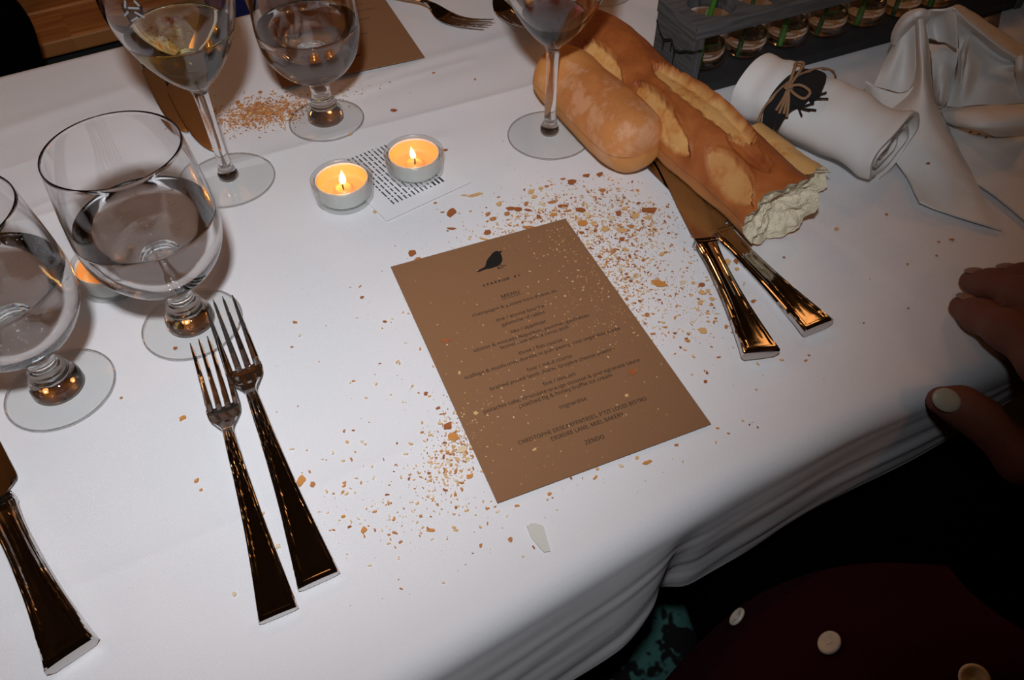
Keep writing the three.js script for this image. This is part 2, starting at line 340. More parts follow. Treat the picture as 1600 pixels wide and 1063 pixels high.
// ---------------------------------------------------------------- votives
const holderGeo = lathe([[0, 0.0006], [0.018, 0.0006], [0.0205, 0.0012], [0.0222, 0.004], [0.0236, 0.019], [0.0236, 0.0205], [0.0229, 0.0214], [0.0219, 0.0212], [0.0212, 0.0198], [0.0208, 0.0065], [0.0196, 0.0052], [0, 0.0048]], 96);
const flameGeo = lathe(curve2([[0, 0], [0.0018, 0.0012], [0.0026, 0.0035], [0.0021, 0.0068], [0.0009, 0.0105], [0, 0.0135]], 24), 24);
flameGeo.applyMatrix4(new THREE.Matrix4().makeShear(0, 0, -0.1, 0, 0, 0));
function votive(p, holderLabel, candleLabel, turn, lit = 1, group) {
  const h = thing('votive_holder', holderLabel, 'candle holder', p, group && 'clear glass votive holders');
  mesh('glass_cup', holderGeo, M.cupGlass, h);
  const c = thing('tealight', candleLabel, 'candle', p.clone().add(V(0, 0.0052, 0)), null, turn);
  mesh('candle_cup', lathe([[0, 0], [0.0188, 0], [0.0192, 0.0006], [0.0196, 0.0138], [0.0201, 0.0142], [0.0198, 0.0147], [0.0191, 0.0143], [0.0188, 0.001], [0, 0.001]], 80), M.cupWhite, c);
  mesh('wax', lathe([[0, 0.0012], [0.0186, 0.0012], [0.0191, 0.0132], [0.0188, 0.0134], [0.0184, 0.012], [0.0181, 0.0062], [0.0174, 0.0042], [0.015, 0.0036], [0.0078, 0.0038], [0.0066, 0.0062], [0.0056, 0.0066], [0.0045, 0.006], [0.0035, 0.0042], [0, 0.0041]], 80), M.wax, c);
  mesh('wick', tube([V(0, 0.004, 0), V(0.0004, 0.0075, 0), V(-0.0004, 0.0105, 0.0002), V(-0.0014, 0.0125, 0.0004)], 0.00055, 16, 8), M.wick, c);
  if (lit) {
    const f = mesh('flame', flameGeo, M.flame, c); f.position.set(-0.0008, 0.0098, 0); f.scale.setScalar(lit);
    const l = new THREE.PointLight(new THREE.Color().setRGB(1, 0.33, 0.055), 0.0019 * lit, 0, 2); l.name = 'candle_light';
    l.position.copy(p).add(V(-0.0008, 0.0052 + 0.0145, 0)); l.shadow.radius = 0.1; l.castShadow = true; scene.add(l);
  }
}
votive(at(540, 311), 'clear glass votive cup on the table, nearer the white wine', 'lit tealight with tall flame in the votive nearer the wine glass', 2.4, 1, 1);
votive(at(650, 271), 'clear glass votive cup standing on the printed paper slip', 'lit tealight in the votive standing on the printed paper', 0.8, 0.85, 1);
votive(at(182, 443), 'clear glass votive cup half hidden behind the water goblet', 'lit tealight glowing orange behind the water goblet', 0, 0.8, 1);
votive(at(1487, -6), 'clear glass votive cup behind the crumpled napkin', 'lit tealight glowing amber behind the crumpled napkin', 1, 0.8, 1);

// ---------------------------------------------------------------- printed paper
function canvasTex(w, h, draw) {
  const c = document.createElement('canvas'); c.width = w; c.height = h; draw(c.getContext('2d'), w, h);
  const t = new THREE.CanvasTexture(c); t.colorSpace = THREE.SRGBColorSpace; t.anisotropy = 8; return t;
}
const menuTex = canvasTex(1024, 1520, (c, w, h) => {
  c.fillStyle = '#8b6342'; c.fillRect(0, 0, w, h);
  for (let i = 0; i < 5200; i++) { const s = rnd(); c.fillStyle = s < 0.5 ? 'rgba(110,75,45,0.20)' : 'rgba(195,155,115,0.16)'; c.fillRect(rnd() * w, rnd() * h, 2 + 5 * rnd(), 1 + 1.5 * rnd()); }
  c.fillStyle = '#0a0806'; c.strokeStyle = '#0a0806';
  // the bird above the title
  c.save(); c.translate(0.497 * w, 0.112 * h); c.scale(1.05, 1.05);
  c.beginPath(); c.moveTo(80, -52); c.bezierCurveTo(74, -56, 70, -62, 58, -64); c.bezierCurveTo(40, -68, 26, -60, 16, -48); c.bezierCurveTo(0, -34, -22, -22, -32, 4);
  c.lineTo(-46, 22); c.lineTo(-92, 34); c.bezierCurveTo(-98, 38, -96, 44, -88, 44); c.lineTo(-40, 40); c.bezierCurveTo(-30, 44, -10, 46, 6, 42); c.bezierCurveTo(36, 42, 60, 14, 62, -14); c.bezierCurveTo(66, -26, 64, -36, 66, -44); c.closePath(); c.fill();
  c.lineWidth = 5; c.beginPath(); c.moveTo(12, 40); c.lineTo(22, 58); c.lineTo(40, 60); c.moveTo(22, 58); c.lineTo(8, 62); c.moveTo(28, 36); c.lineTo(40, 50); c.lineTo(58, 52); c.stroke();
  c.restore();
  c.textAlign = 'center'; c.textBaseline = 'middle';
  const line = (s, y, x0, x1, bold, space = 0) => {
    let px = 30; const fam = (bold ? 'bold ' : '');
    c.font = fam + px + 'px sans-serif';
    const want = (x1 - x0) * w, cx = (x0 + x1) / 2 * w;
    if (space) { const n = s.length; c.font = fam + space + 'px sans-serif'; for (let i = 0; i < n; i++) c.fillText(s[i], (x0 * w) + want * (i + 0.5) / n, y * h); return; }
    const k = want / c.measureText(s).width; c.save(); c.translate(cx, y * h); c.scale(k, Math.min(1.05, Math.max(k, 0.85))); c.fillText(s, 0, 0); c.restore();
  };
  line('SPARROW #1', 0.212, 0.386, 0.60, true, 24);
  line('MENU', 0.284, 0.445, 0.548, false); c.fillRect(0.445 * w, 0.2965 * h, 0.103 * w, 2);
  line("champagne & passed hors d'oeuvres", 0.3275, 0.267, 0.72);
  line('one / amuse bouche', 0.3775, 0.362, 0.62); line('galantine of rabbit', 0.403, 0.377, 0.607);
  line('two / appetizer', 0.443, 0.40, 0.587); line('lobster & avocado Napoléon, pommes gaufrettes,', 0.4715, 0.193, 0.804); line('fennel slaw with a citrus aioli', 0.493, 0.316, 0.672);
  line('three / fish course', 0.5365, 0.383, 0.609); line('scallops & mushroom duxelle in puff pastry, root vegetable purée', 0.563, 0.099, 0.897);
  line('four / meat course', 0.608, 0.38, 0.609); line('braised pulled lamb shank, Gruyère cheese polenta', 0.633, 0.182, 0.812);
  line('five / dessert', 0.678, 0.414, 0.577); line('pistachio cake, chocolate-orange mousse & pomegranate sauce', 0.704, 0.109, 0.889); line('poached fig & honey truffle ice cream', 0.726, 0.264, 0.73);
  line('mignardise', 0.776, 0.427, 0.561);
  line("CHRISTOPHE DESCARPENTRIES, P'TIT LOUIS BISTRO", 0.845, 0.187, 0.809); line('DEIRDRE LANE, MIEL BAKERY', 0.8695, 0.324, 0.673); line('ZENDO', 0.918, 0.45, 0.543);
});
function card(name, w, l, thick, tex, edge) {
  const g = new THREE.BoxGeometry(w, thick, l); g.translate(0, thick / 2, 0);
  return [g, [edge, edge, new THREE.MeshStandardMaterial({ map: tex, roughness: 0.85, bumpMap: grain, bumpScale: 0.00003 }), edge, edge, edge]];
}
const kraft = std([0.26, 0.13, 0.06], 0.9);
{
  const [g, ms] = card('menu', 0.1371, 0.2035, 0.0006, menuTex, kraft);
  const o = tag(mesh('menu_card', g, ms), 'brown kraft menu card facing us, printed black, sprinkled with crumbs', 'menu');
  o.position.set(0.01615, TABLE + 0.0016, -0.32986); o.rotation.y = THREE.MathUtils.degToRad(22.6);
  const p = tag(mesh('menu_card', g, ms), 'brown kraft menu card turned away, partly behind the far goblet', 'menu');
  const c0 = at(664, 94), e1 = at(600, 0).sub(c0).setY(0).normalize(), e0 = V(e1.z, 0, -e1.x);   // e1 along its length, away from us
  if (e0.x > 0) e0.negate();
  const cc = c0.clone().addScaledVector(e0, 0.0685).addScaledVector(e1, 0.1018);
  p.position.set(cc.x, TABLE + 0.0026, cc.z); p.rotation.y = Math.atan2(-e1.x, -e1.z) + Math.PI;
}
{
  const tex = canvasTex(512, 512, (c, w, h) => {
    c.fillStyle = '#e9e7e6'; c.fillRect(0, 0, w, h); c.fillStyle = '#303038';
    for (let r = 0; r < 13; r++) { let x = 70; const y = 96 + r * 25, end = r > 9 ? 300 : 440; while (x < end) { const k = 10 + rnd() * 34; c.fillStyle = r > 9 ? '#222228' : '#45454d'; c.fillRect(x, y, Math.min(k, end - x), r > 9 ? 11 : 8); x += k + 8; } }
  });
  const C = at(609, 352), d1 = at(714, 293).sub(C), d2 = at(568, 252).sub(at(640, 320)); d1.y = d2.y = 0; d1.normalize(); d2.normalize();
  const [g, ms] = card('slip', 0.10, 0.078, 0.0003, tex, M.white);
  const o = tag(mesh('paper_slip', g, ms), 'small white paper slip with fine black print under the votives', 'paper');
  const m = C.clone().addScaledVector(d1, 0.039).addScaledVector(d2, 0.05); o.position.set(m.x, TABLE + 0.0012, m.z);
  o.rotation.y = Math.atan2(-d2.z, d2.x);
}
{
  const pts = [[824, 825], [836, 821], [848, 825], [853, 845], [859, 863], [850, 864], [841, 854], [831, 842]].map(([u, v]) => at(u, v));
  const c = pts.reduce((s, p) => s.add(p), V(0, 0, 0)).divideScalar(pts.length);
  const s = new THREE.Shape(pts.map((p) => new THREE.Vector2(p.x - c.x, -(p.z - c.z))));
  const g = new THREE.ExtrudeGeometry(s, { depth: 0.0007, bevelEnabled: true, bevelSize: 0.0003, bevelThickness: 0.0003, bevelSegments: 2 }); g.rotateX(-Math.PI / 2);
  const o = tag(mesh('wax_flake', g, phys([0.66, 0.64, 0.57], 0.5)), 'pale translucent flake lying near the front table edge', 'flake'); o.position.copy(c).add(V(0, 0.001, 0));
}

// ---------------------------------------------------------------- cutlery: x runs from the handle's end to the tip, y up, z across
const spline1 = (pts) => (x) => { let i = 0; while (i < pts.length - 2 && x > pts[i + 1][0]) i++; const [x0, y0] = pts[i], [x1, y1] = pts[i + 1], t = clamp((x - x0) / (x1 - x0)); const m = (k) => { const a = pts[Math.max(0, k - 1)], b = pts[Math.min(pts.length - 1, k + 1)]; return (b[1] - a[1]) / (b[0] - a[0]); }; const h = x1 - x0, t2 = t * t, t3 = t2 * t; return (2 * t3 - 3 * t2 + 1) * y0 + (t3 - 2 * t2 + t) * h * m(i) + (-2 * t3 + 3 * t2) * y1 + (t3 - t2) * h * m(i + 1); };
function handleGeo(L, width, thick, spine, bord) {      // a flared square-ended handle with a raised border and sunk panel
  const nx = 90, nz = 36, under = 10, f = (u, v, i, j) => {
    const x = L * (u < 0.2 ? u * u / 0.2 * 1 * 0.5 + u * 0.5 : u), w = width(x), th = thick(x), y0 = spine(x);
    let s, h;
    if (j <= nz) {
      s = -1 + 2 * j / nz; s = Math.sign(s) * Math.pow(Math.abs(s), 0.8);
      const d = Math.min((1 - Math.abs(s)) * w / 2, x + 0.0006, L - x + 0.004);
      const r = bord.round, e = d < r ? 0.45 + 0.55 * Math.sqrt(1 - (1 - d / r) ** 2) : 1;
      const groove = -bord.sink * smooth(bord.at, bord.at + 0.0009, d) + 0.5 * bord.sink * smooth(bord.at + 0.002, bord.at + 0.006, d) - bord.sink * 0.8 * Math.exp(-(((d - bord.at * 0.55) / 0.00045) ** 2));
      h = th * e + groove + 0.0007 * (1 - s * s);
    } else { s = 1 - 2 * (j - nz) / under; h = s * s * 0.0006; }
    return V(x, y0 + h, s * w / 2);
  };
  const g = grid(nx, nz + under, f, { wrap: true, caps: true });
  return toCreasedNormals(g, 0.9);
}
function bladeGeo(L, width, offs, thick, y) {
  const n = 60, m = 20;
  return toCreasedNormals(grid(n, 2 * m, (u, v, i, j) => {
    const x = L * u, w = Math.max(0.0003, width(x)), s = j <= m ? -1 + 2 * j / m : 1 - 2 * (j - m) / m, top = j <= m ? 1 : -1;
    const t = thick * (1 - 0.55 * u), bell = Math.sqrt(Math.max(0, 1 - s * s)) ;
    return V(x, y(x) + top * t * 0.5 * (0.25 + 0.75 * bell) * (Math.abs(s) > 0.999 ? 0.3 : 1) + 0.0011 * s * s * (1 - u) , offs(x) + s * w / 2);
  }, { wrap: true, caps: true }), 0.8);
}
function knife(label, end, neck, slim, group, lift = 0) {
  const dir = neck.clone().sub(end).setY(0).normalize(), Lh = 0.108, Lb = 0.125;
  const k = thing('table_knife', label, 'knife', end.clone().add(V(0, 0.0014 + lift, 0)), group, Math.atan2(-dir.z, dir.x));
  mesh('handle', handleGeo(Lh, spline1([[0, 0.0255], [0.012, 0.0222], [0.045, 0.0162], [0.085, 0.0142], [0.108, 0.0172]]), spline1([[0, 0.0082], [0.03, 0.0076], [0.1, 0.0062], [0.108, 0.0058]]), () => 0, { round: 0.0022, at: 0.0038, sink: 0.0009 }), M.steel, k);
  mesh('ferrule', [0, 1].map((i) => place(new RoundedBoxGeometry(0.0022, 0.0074, 0.0176, 2, 0.001), V(0.1055 + 0.0034 * i, 0.0034, 0))), M.steel, k);
  const b = mesh('blade', bladeGeo(Lb, spline1([[0, 0.0125], [0.004, 0.0135], [0.008, 0.0205], [0.014, 0.0222], [0.07, 0.0215], [0.105, 0.0175], [0.118, 0.0115], [0.125, 0.001]]), spline1([[0, 0], [0.004, 0], [0.008, 0.0025], [0.02, 0.003], [0.09, 0.002], [0.125, -0.004]]), 0.0022, (x) => 0.0036 - 0.0016 * x / Lb), M.steelBright, k);
  b.position.x = Lh + 0.0006; if (slim) b.scale.z = slim;
  return k;
}
knife('table knife with reflective blade, its handle nearer the menu', at(1184, 566), at(1098, 388), 0.95, 'knives by the bread', 0.0022);
knife('table knife lying half under the long loaf, handle glowing amber', at(1274, 522), at(1128, 372), null, 'knives by the bread');
knife('table knife at the front corner, only its dark handle in view', at(121, 1032), at(11, 808), null);
{ const e = at(290, 215), d = at(243, 118).sub(e).setY(0).normalize(); knife('far table knife behind the white wine, farther from it', e.clone().addScaledVector(d, 0.2345), e, 0.70, 'knives behind the white wine'); }
{ const e = at(337, 248), d = at(283, 145).sub(e).setY(0).normalize(); knife('far table knife reaching the foot of the white wine glass', e.clone().addScaledVector(d, 0.2345), e, 0.78, 'knives behind the white wine', 0.0018); }
{ const e = at(1540, 52), d = at(1562, -20).sub(e).setY(0).normalize(); knife('table knife behind the crumpled napkin, its blade in shade', e.clone().addScaledVector(d, 0.2345), e, null); }

function fork(label, end, tip, k, group, lift = 0) {
  const dir = tip.clone().sub(end).setY(0).normalize();
  const f = thing('dinner_fork', label, 'fork', end.clone().add(V(0, 0.0014 + lift, 0)), group, Math.atan2(-dir.z, dir.x));
  const spine = spline1([[0, 0.0002], [0.04, 0.0012], [0.09, 0.0062], [0.118, 0.0105], [0.132, 0.0092], [0.146, 0.0028], [0.156, 0.0006], [0.168, 0.0010], [0.185, 0.0042], [0.206, 0.0105], [0.212, 0.0128]]);
  const wid = spline1([[0, 0.0222], [0.02, 0.0186], [0.06, 0.0125], [0.1, 0.0086], [0.126, 0.0068]]);
  mesh('handle', handleGeo(0.126, wid, spline1([[0, 0.0042], [0.03, 0.0034], [0.09, 0.003], [0.126, 0.003]]), spine, { round: 0.0015, at: 0.0030, sink: 0.0012 }), M.steel, f);
  const hw = spline1([[0.124, 0.0068], [0.130, 0.0072], [0.137, 0.0135], [0.144, 0.0195], [0.150, 0.0218], [0.158, 0.0226]]);
  mesh('head', toCreasedNormals(grid(30, 40, (u, v, i, j) => {
    const x = mix(0.124, 0.156, u), w = hw(x), s = j <= 20 ? -1 + j / 10 : 1 - (j - 20) / 10, e = Math.abs(s) > 0.99 ? 0.5 : 1;
    return V(x, spine(x) + (j <= 20 ? 0.0028 * (1 - 0.25 * u) * e : 0.0004) + 0.0022 * s * s * u, s * w / 2);
  }, { wrap: true, caps: true }), 0.9), M.steel, f);
  for (let q = 0; q < 4; q++) {
    const z0 = (q - 1.5) * 0.00585, root = q === 0 || q === 3 ? 0.0046 : 0.0042;
    mesh('tine', toCreasedNormals(grid(36, 12, (u, v) => {
      const x = mix(0.1535, 0.2122 - (Math.abs(q - 1.5) > 1 ? 0.0012 : 0), u), w = mix(root, 0.0015, Math.pow(u, 1.3)) * (u > 0.97 ? 0.6 : 1), t = mix(0.0023, 0.0013, u), an = v * Math.PI * 2, c = Math.cos(an), s = Math.sin(an);
      const sq = (k) => Math.sign(k) * Math.pow(Math.abs(k), 0.6), bowl = 0.0022 * ((q - 1.5) / 1.9) ** 2 * (1 - u);
      return V(x, spine(x) + 0.0013 + bowl + sq(s) * t / 2, z0 * (1 + 0.04 * u) + sq(c) * w / 2);
    }, { wrap: true, caps: true }), 1.0), M.steel, f);
  }
  f.scale.setScalar(k);
  return f;
}
fork('smaller salad fork of the near pair, tines up', at(438, 967), at(328, 552), 0.9, 'forks of the near place setting');
fork('larger dinner fork of the near pair, tips over the goblet foot', at(501, 914), at(351, 492), 1.0, 'forks of the near place setting');
{
  const tip = at(766, 58), d = at(700, 34).sub(tip).setY(0).normalize(); fork('far dinner fork lying tines up beside the far menu', tip.clone().addScaledVector(d, 0.2), tip, 0.94, 'forks of the far place setting');
  const t2 = at(834, 62), d2 = at(775, 14).sub(t2).setY(0).normalize(); fork('far fork half hidden behind the red wine glass', t2.clone().addScaledVector(d2, 0.2), t2, 0.94, 'forks of the far place setting');
}

// ---------------------------------------------------------------- bread
const CR = { deep: [0.27, 0.062, 0.011], crust: [0.48, 0.15, 0.03], pale: [0.70, 0.41, 0.14], flour: [0.74, 0.43, 0.24], gold: [0.68, 0.31, 0.08] };
const lerp3 = (a, b, t) => a.map((x, i) => mix(x, b[i], t));
function loaf(ax0, ax1, o) {      // a bread body along the line ax0 -> ax1
  const dir = ax1.clone().sub(ax0), L = dir.length(); dir.normalize();
  const side = V().crossVectors(dir, UPV).normalize(), up = V().crossVectors(side, dir).normalize();
  const info = (p) => {
    let dep = 0, pal = 0, ear = 0;
    for (const s of o.cuts ?? []) {
      const d = s.b.clone().sub(s.a), len = d.length(), q = p.clone().sub(s.a).dot(d) / (len * len), c = s.a.clone().addScaledVector(d, clamp(q)), lat = p.clone().sub(c), e = lat.length();
      const halfw = s.w * Math.sqrt(Math.max(0.02, 1 - (2 * clamp(q) - 1) ** 2)), sgn = Math.sign(lat.dot(side)) * (s.flip ?? 1);
      const m = smooth(1.06, 0.72, e / halfw + 0.22 * noise(p.x * 130, p.y * 130, p.z * 130));
      pal = Math.max(pal, m * (s.tone ?? 1)); dep = Math.max(dep, m * s.depth);
      if (sgn > 0) ear = Math.max(ear, Math.exp(-(((e / halfw - 1.05) / 0.16) ** 2)) * (s.ear ?? 0.0018));
    }
    return { dep, pal, ear };
  };
  const snap = (u, v) => {      // the point of the bread's skin that a sight line meets
    const s = at(u, v).sub(camera.position).normalize(); let best = null, near = 9;
    for (let i = 0; i <= 160; i++) for (let j = 0; j < 120; j++) { const p = body(i / 160, j / 120 * 6.2832), d = p.clone().sub(camera.position), k = d.dot(s), e = d.sub(s.clone().multiplyScalar(k)).length(); if (e < 0.0022 && k < near) { near = k; best = p; } }
    return best ?? at(u, v, 0.03);
  };
  const body = (t, an, raw) => {
    const bow = o.bow ? o.bow * Math.sin(Math.PI * t) : 0, c = Math.cos(an), s = Math.sin(an);
    const R = o.radius(t), p = ax0.clone().addScaledVector(dir, t * L).addScaledVector(side, c * R * o.wide + bow);
    const n = 1 + 0.035 * fbm(t * L * 26, c * 1.3, s * 1.3 + o.seed);
    p.addScaledVector(up, (s > 0 ? s * o.tall : s * (o.flat ?? 0.62)) * R * n).addScaledVector(side, c * R * o.wide * (n - 1));
    return p;
  };
  for (const s of o.cuts ?? []) { s.a = snap(...s.pa); s.b = snap(...s.pb); }
  const nu = o.nu ?? 150, nv = o.nv ?? 110;
  const pts = (u, v) => {
    let t = u; const an = v * Math.PI * 2;
    let p = body(t, an); const k = info(p), mid = ax0.clone().addScaledVector(dir, t * L), out = p.clone().sub(mid).normalize();
    p.addScaledVector(out, k.ear - k.dep);
    if (o.torn && u > 0.93) p.addScaledVector(dir, o.torn * smooth(0.93, 1, u) * (fbm(Math.cos(an) * 1.7, Math.sin(an) * 1.7, o.seed) * 0.006 + 0.0012 * noise(Math.cos(an) * 6, Math.sin(an) * 6, o.seed)));
    return p;
  };
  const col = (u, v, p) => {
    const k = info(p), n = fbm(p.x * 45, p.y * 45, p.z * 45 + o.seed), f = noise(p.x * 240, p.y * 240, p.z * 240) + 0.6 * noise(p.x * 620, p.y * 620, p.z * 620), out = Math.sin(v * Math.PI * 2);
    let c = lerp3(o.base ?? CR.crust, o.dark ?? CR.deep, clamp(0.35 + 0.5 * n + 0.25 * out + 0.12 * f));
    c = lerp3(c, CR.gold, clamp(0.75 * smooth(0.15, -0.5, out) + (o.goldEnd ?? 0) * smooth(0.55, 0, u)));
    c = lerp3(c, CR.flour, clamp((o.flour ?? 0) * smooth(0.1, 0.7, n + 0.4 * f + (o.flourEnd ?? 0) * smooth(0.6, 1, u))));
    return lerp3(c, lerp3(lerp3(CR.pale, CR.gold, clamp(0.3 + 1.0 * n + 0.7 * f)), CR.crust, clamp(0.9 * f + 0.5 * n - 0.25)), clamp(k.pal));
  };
  const g = grid(nu, nv, pts, { wrap: true, caps: !o.torn, color: (u, v, p) => col(u, v, p), uv: (u, v) => [u * L / 0.03, v * 6] });
  let crumb = null;
  if (o.torn) crumb = grid(26, nv, (u, v) => {
    const rim = pts(1, v), c = ax1.clone().addScaledVector(dir, -0.013).addScaledVector(up, 0.004), q = c.clone().lerp(rim, 1 - u * 0.999), x = q.dot(side) * 90, y = q.dot(up) * 90;
    return q.addScaledVector(dir, smooth(0, 0.22, u) * (0.0040 * fbm(x * 0.8, y * 0.8, o.seed) + 0.0018 * noise(x * 2.4, y * 2.4, 9)));
  }, { wrap: true, uv: (u, v, p) => [p.dot(side) / 0.03, p.dot(up) / 0.03] });
  return { g, crumb };
}
{
  const cut = (u0, v0, h0, u1, v1, h1, w, depth, tone = 1, flip = 1, ear) => ({ pa: [u0, v0], pb: [u1, v1], w, depth, tone, flip, ear });
  const long = loaf(at(893, 38, 0.029), at(1222, 332, 0.029), {
    seed: 2.7, wide: 1.12, tall: 0.96, flat: 0.92, nu: 190, nv: 130, torn: 1,
    radius: (t) => (0.0225 + 0.0072 * smooth(0, 0.25, t) + 0.002 * Math.sin(t * 12)) * Math.sqrt(clamp((t + 0.004) / 0.05)),
    cuts: [cut(915, 62, 0.048, 968, 142, 0.046, 0.011, 0.0035, 0.95, -1), cut(990, 130, 0.046, 1074, 244, 0.04, 0.0115, 0.0035, 0.85, -1, 0.003), cut(1106, 232, 0.046, 1170, 318, 0.036, 0.0125, 0.0025, 0.55, -1, 0.003),
      cut(1022, 96, 0.040, 1180, 222, 0.046, 0.0125, 0.0045, 0.9, -1, 0.0035), cut(1140, 206, 0.052, 1205, 262, 0.047, 0.0065, 0.0042, -0.3, -1, 0.003)],
  });
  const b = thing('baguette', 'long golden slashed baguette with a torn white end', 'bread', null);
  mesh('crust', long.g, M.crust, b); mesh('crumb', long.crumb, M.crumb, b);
  const piece = loaf(at(1165, 214, 0.0145), at(1268, 290, 0.0145), { seed: 6.1, wide: 1.05, tall: 0.95, flat: 0.85, nu: 90, nv: 70, torn: 1, base: CR.pale, dark: CR.pale, radius: (t) => 0.016 * Math.sqrt(clamp((t + 0.01) / 0.08)),
    cuts: [cut(1190, 225, 0.026, 1275, 282, 0.026, 0.015, 0.001, 1, 1, 0)] });
  const p = thing('bread_piece', 'smaller torn piece of pale bread behind the long loaf', 'bread', null);
  mesh('crust', piece.g, M.crust, p); mesh('crumb', piece.crumb, M.crumb, p);
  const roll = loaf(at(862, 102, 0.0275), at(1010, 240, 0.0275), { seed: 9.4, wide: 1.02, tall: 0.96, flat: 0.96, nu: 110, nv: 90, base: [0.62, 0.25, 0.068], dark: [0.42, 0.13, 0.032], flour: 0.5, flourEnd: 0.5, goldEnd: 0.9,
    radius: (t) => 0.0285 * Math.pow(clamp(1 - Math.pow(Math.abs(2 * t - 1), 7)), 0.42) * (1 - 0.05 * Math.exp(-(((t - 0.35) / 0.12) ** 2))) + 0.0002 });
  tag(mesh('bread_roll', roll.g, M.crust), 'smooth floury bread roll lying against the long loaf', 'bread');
}

// ---------------------------------------------------------------- wooden rack of bud vases
{
  const A = at(1090, 42, 0.069), rt = THREE.MathUtils.degToRad(25), base = V(A.x, TABLE + 0.001, A.z), D = 0.058, Lx = 0.42, H = 0.068;
  const R = (x, y, z) => base.clone().add(V(x * Math.cos(rt) + z * Math.sin(rt), y, -x * Math.sin(rt) + z * Math.cos(rt)));
  const rack = thing('vase_rack', 'weathered grey wooden rack holding glass bud vases in a row', 'rack', base, null, rt);
  const holes = [0.034, 0.081, 0.128, 0.175, 0.222, 0.269, 0.316, 0.363, 0.394].slice(0, 8);
  const top = new THREE.Shape([[0, 0], [Lx, 0], [Lx, D], [0, D]].map(([x, y]) => new THREE.Vector2(x, y)));
  for (const x of holes) { const h = new THREE.Path(); h.absarc(x, D / 2, 0.0215, 0, Math.PI * 2, true); top.holes.push(h); }
  const scaleUV = (g, k) => { const uv = g.attributes.uv; for (let i = 0; i < uv.count; i++) uv.setXY(i, uv.getX(i) * k, uv.getY(i) * k * 2.2); return g; };
  const tg = new THREE.ExtrudeGeometry(top, { depth: 0.0105, bevelEnabled: true, bevelSize: 0.0008, bevelThickness: 0.0008, bevelSegments: 2, curveSegments: 48 }); tg.rotateX(-Math.PI / 2); tg.translate(0, H - 0.0115, 0); scaleUV(tg, 5);
  mesh('top_plank', tg, M.greyWood, rack);
  const endPanel = (x, flip) => {      // an end board split by a ragged crack, two pieces
    const crack = [[0, 0.046], [0.006, 0.0435], [0.012, 0.041], [0.018, 0.037], [0.025, 0.0355], [0.031, 0.0415], [0.036, 0.0405], [0.043, 0.0365], [0.05, 0.040], [D, 0.048]];
    const up = new THREE.Shape([...crack.map(([z, y]) => new THREE.Vector2(z, y + 0.0004)), new THREE.Vector2(D, H - 0.012), new THREE.Vector2(0, H - 0.012)]);
    const lo = new THREE.Shape([new THREE.Vector2(0, 0), ...[...crack].map(([z, y]) => new THREE.Vector2(z, y - 0.0034)), new THREE.Vector2(D, 0)]);
    return [up, lo].map((s, i) => { const g = new THREE.ExtrudeGeometry(s, { depth: 0.0095, bevelEnabled: true, bevelSize: 0.0003, bevelThickness: 0.0004, bevelSegments: 1 }); scaleUV(g, 8); g.rotateY(Math.PI / 2); g.translate(x + (i ? 0.0004 : 0) * flip, 0, 0); return g; });
  };
  {      // the burnt crack across the near end board, with drips running down from it
    const cr = [[0, 0.046], [0.006, 0.0435], [0.012, 0.041], [0.018, 0.037], [0.025, 0.0355], [0.031, 0.0415], [0.036, 0.0405], [0.043, 0.0365], [0.05, 0.040], [D, 0.048]];
    const s = new THREE.Shape([...cr.map(([z, y]) => new THREE.Vector2(z, y + 0.0008)), ...cr.slice().reverse().flatMap(([z, y], i) => i === 2 || i === 5 || i === 4 ? [[z + 0.0011, y - 0.0018], [z + 0.0002, y - 0.0115 - 0.004 * (i % 2)], [z - 0.0007, y - 0.002]] : [[z, y - 0.0016]]).map(([z, y]) => new THREE.Vector2(z, y))]);
    const g = new THREE.ExtrudeGeometry(s, { depth: 0.001, bevelEnabled: false }); g.rotateY(Math.PI / 2); g.translate(-0.0004, 0, 0);
    mesh('burnt_crack', g, M.ink, rack);
  }
  for (const [x, f] of [[0.0004, 1], [Lx - 0.0102, -1]]) { const [u, l] = endPanel(x, f); mesh('end_panel', u, M.greyWood, rack); mesh('end_panel', l, M.greyWood, rack); }
  const bp = new RoundedBoxGeometry(Lx - 0.022, 0.0095, D - 0.002, 2, 0.0008); scaleUV(bp, 1.4); bp.translate(Lx / 2, 0.0048, -D / 2);
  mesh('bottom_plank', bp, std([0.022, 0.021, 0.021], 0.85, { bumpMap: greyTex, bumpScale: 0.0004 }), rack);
  const outer = [...curve2([[0.0, 0.0], [0.011, 0.0012], [0.0195, 0.008], [0.0208, 0.017], [0.0188, 0.028], [0.0145, 0.037], [0.0122, 0.042], [0.0122, 0.075]], 50), [0.0142, 0.0775], [0.0142, 0.079]];
  const inner = [...curve2([[0.0, 0.0015], [0.0104, 0.0026], [0.0183, 0.0088], [0.0195, 0.017], [0.0175, 0.0275], [0.0133, 0.0365], [0.011, 0.042], [0.011, 0.076]], 50), [0.0125, 0.079]];
  const vg = lathe([...outer, ...inner.slice().reverse()], 64), wg = fill(inner, 0.024, 0.0002);
  const words = ['nearest the bread', 'second from bread', 'third from bread', 'fourth from bread', 'fifth from bread', 'sixth from bread', 'seventh from bread', 'farthest from bread'];
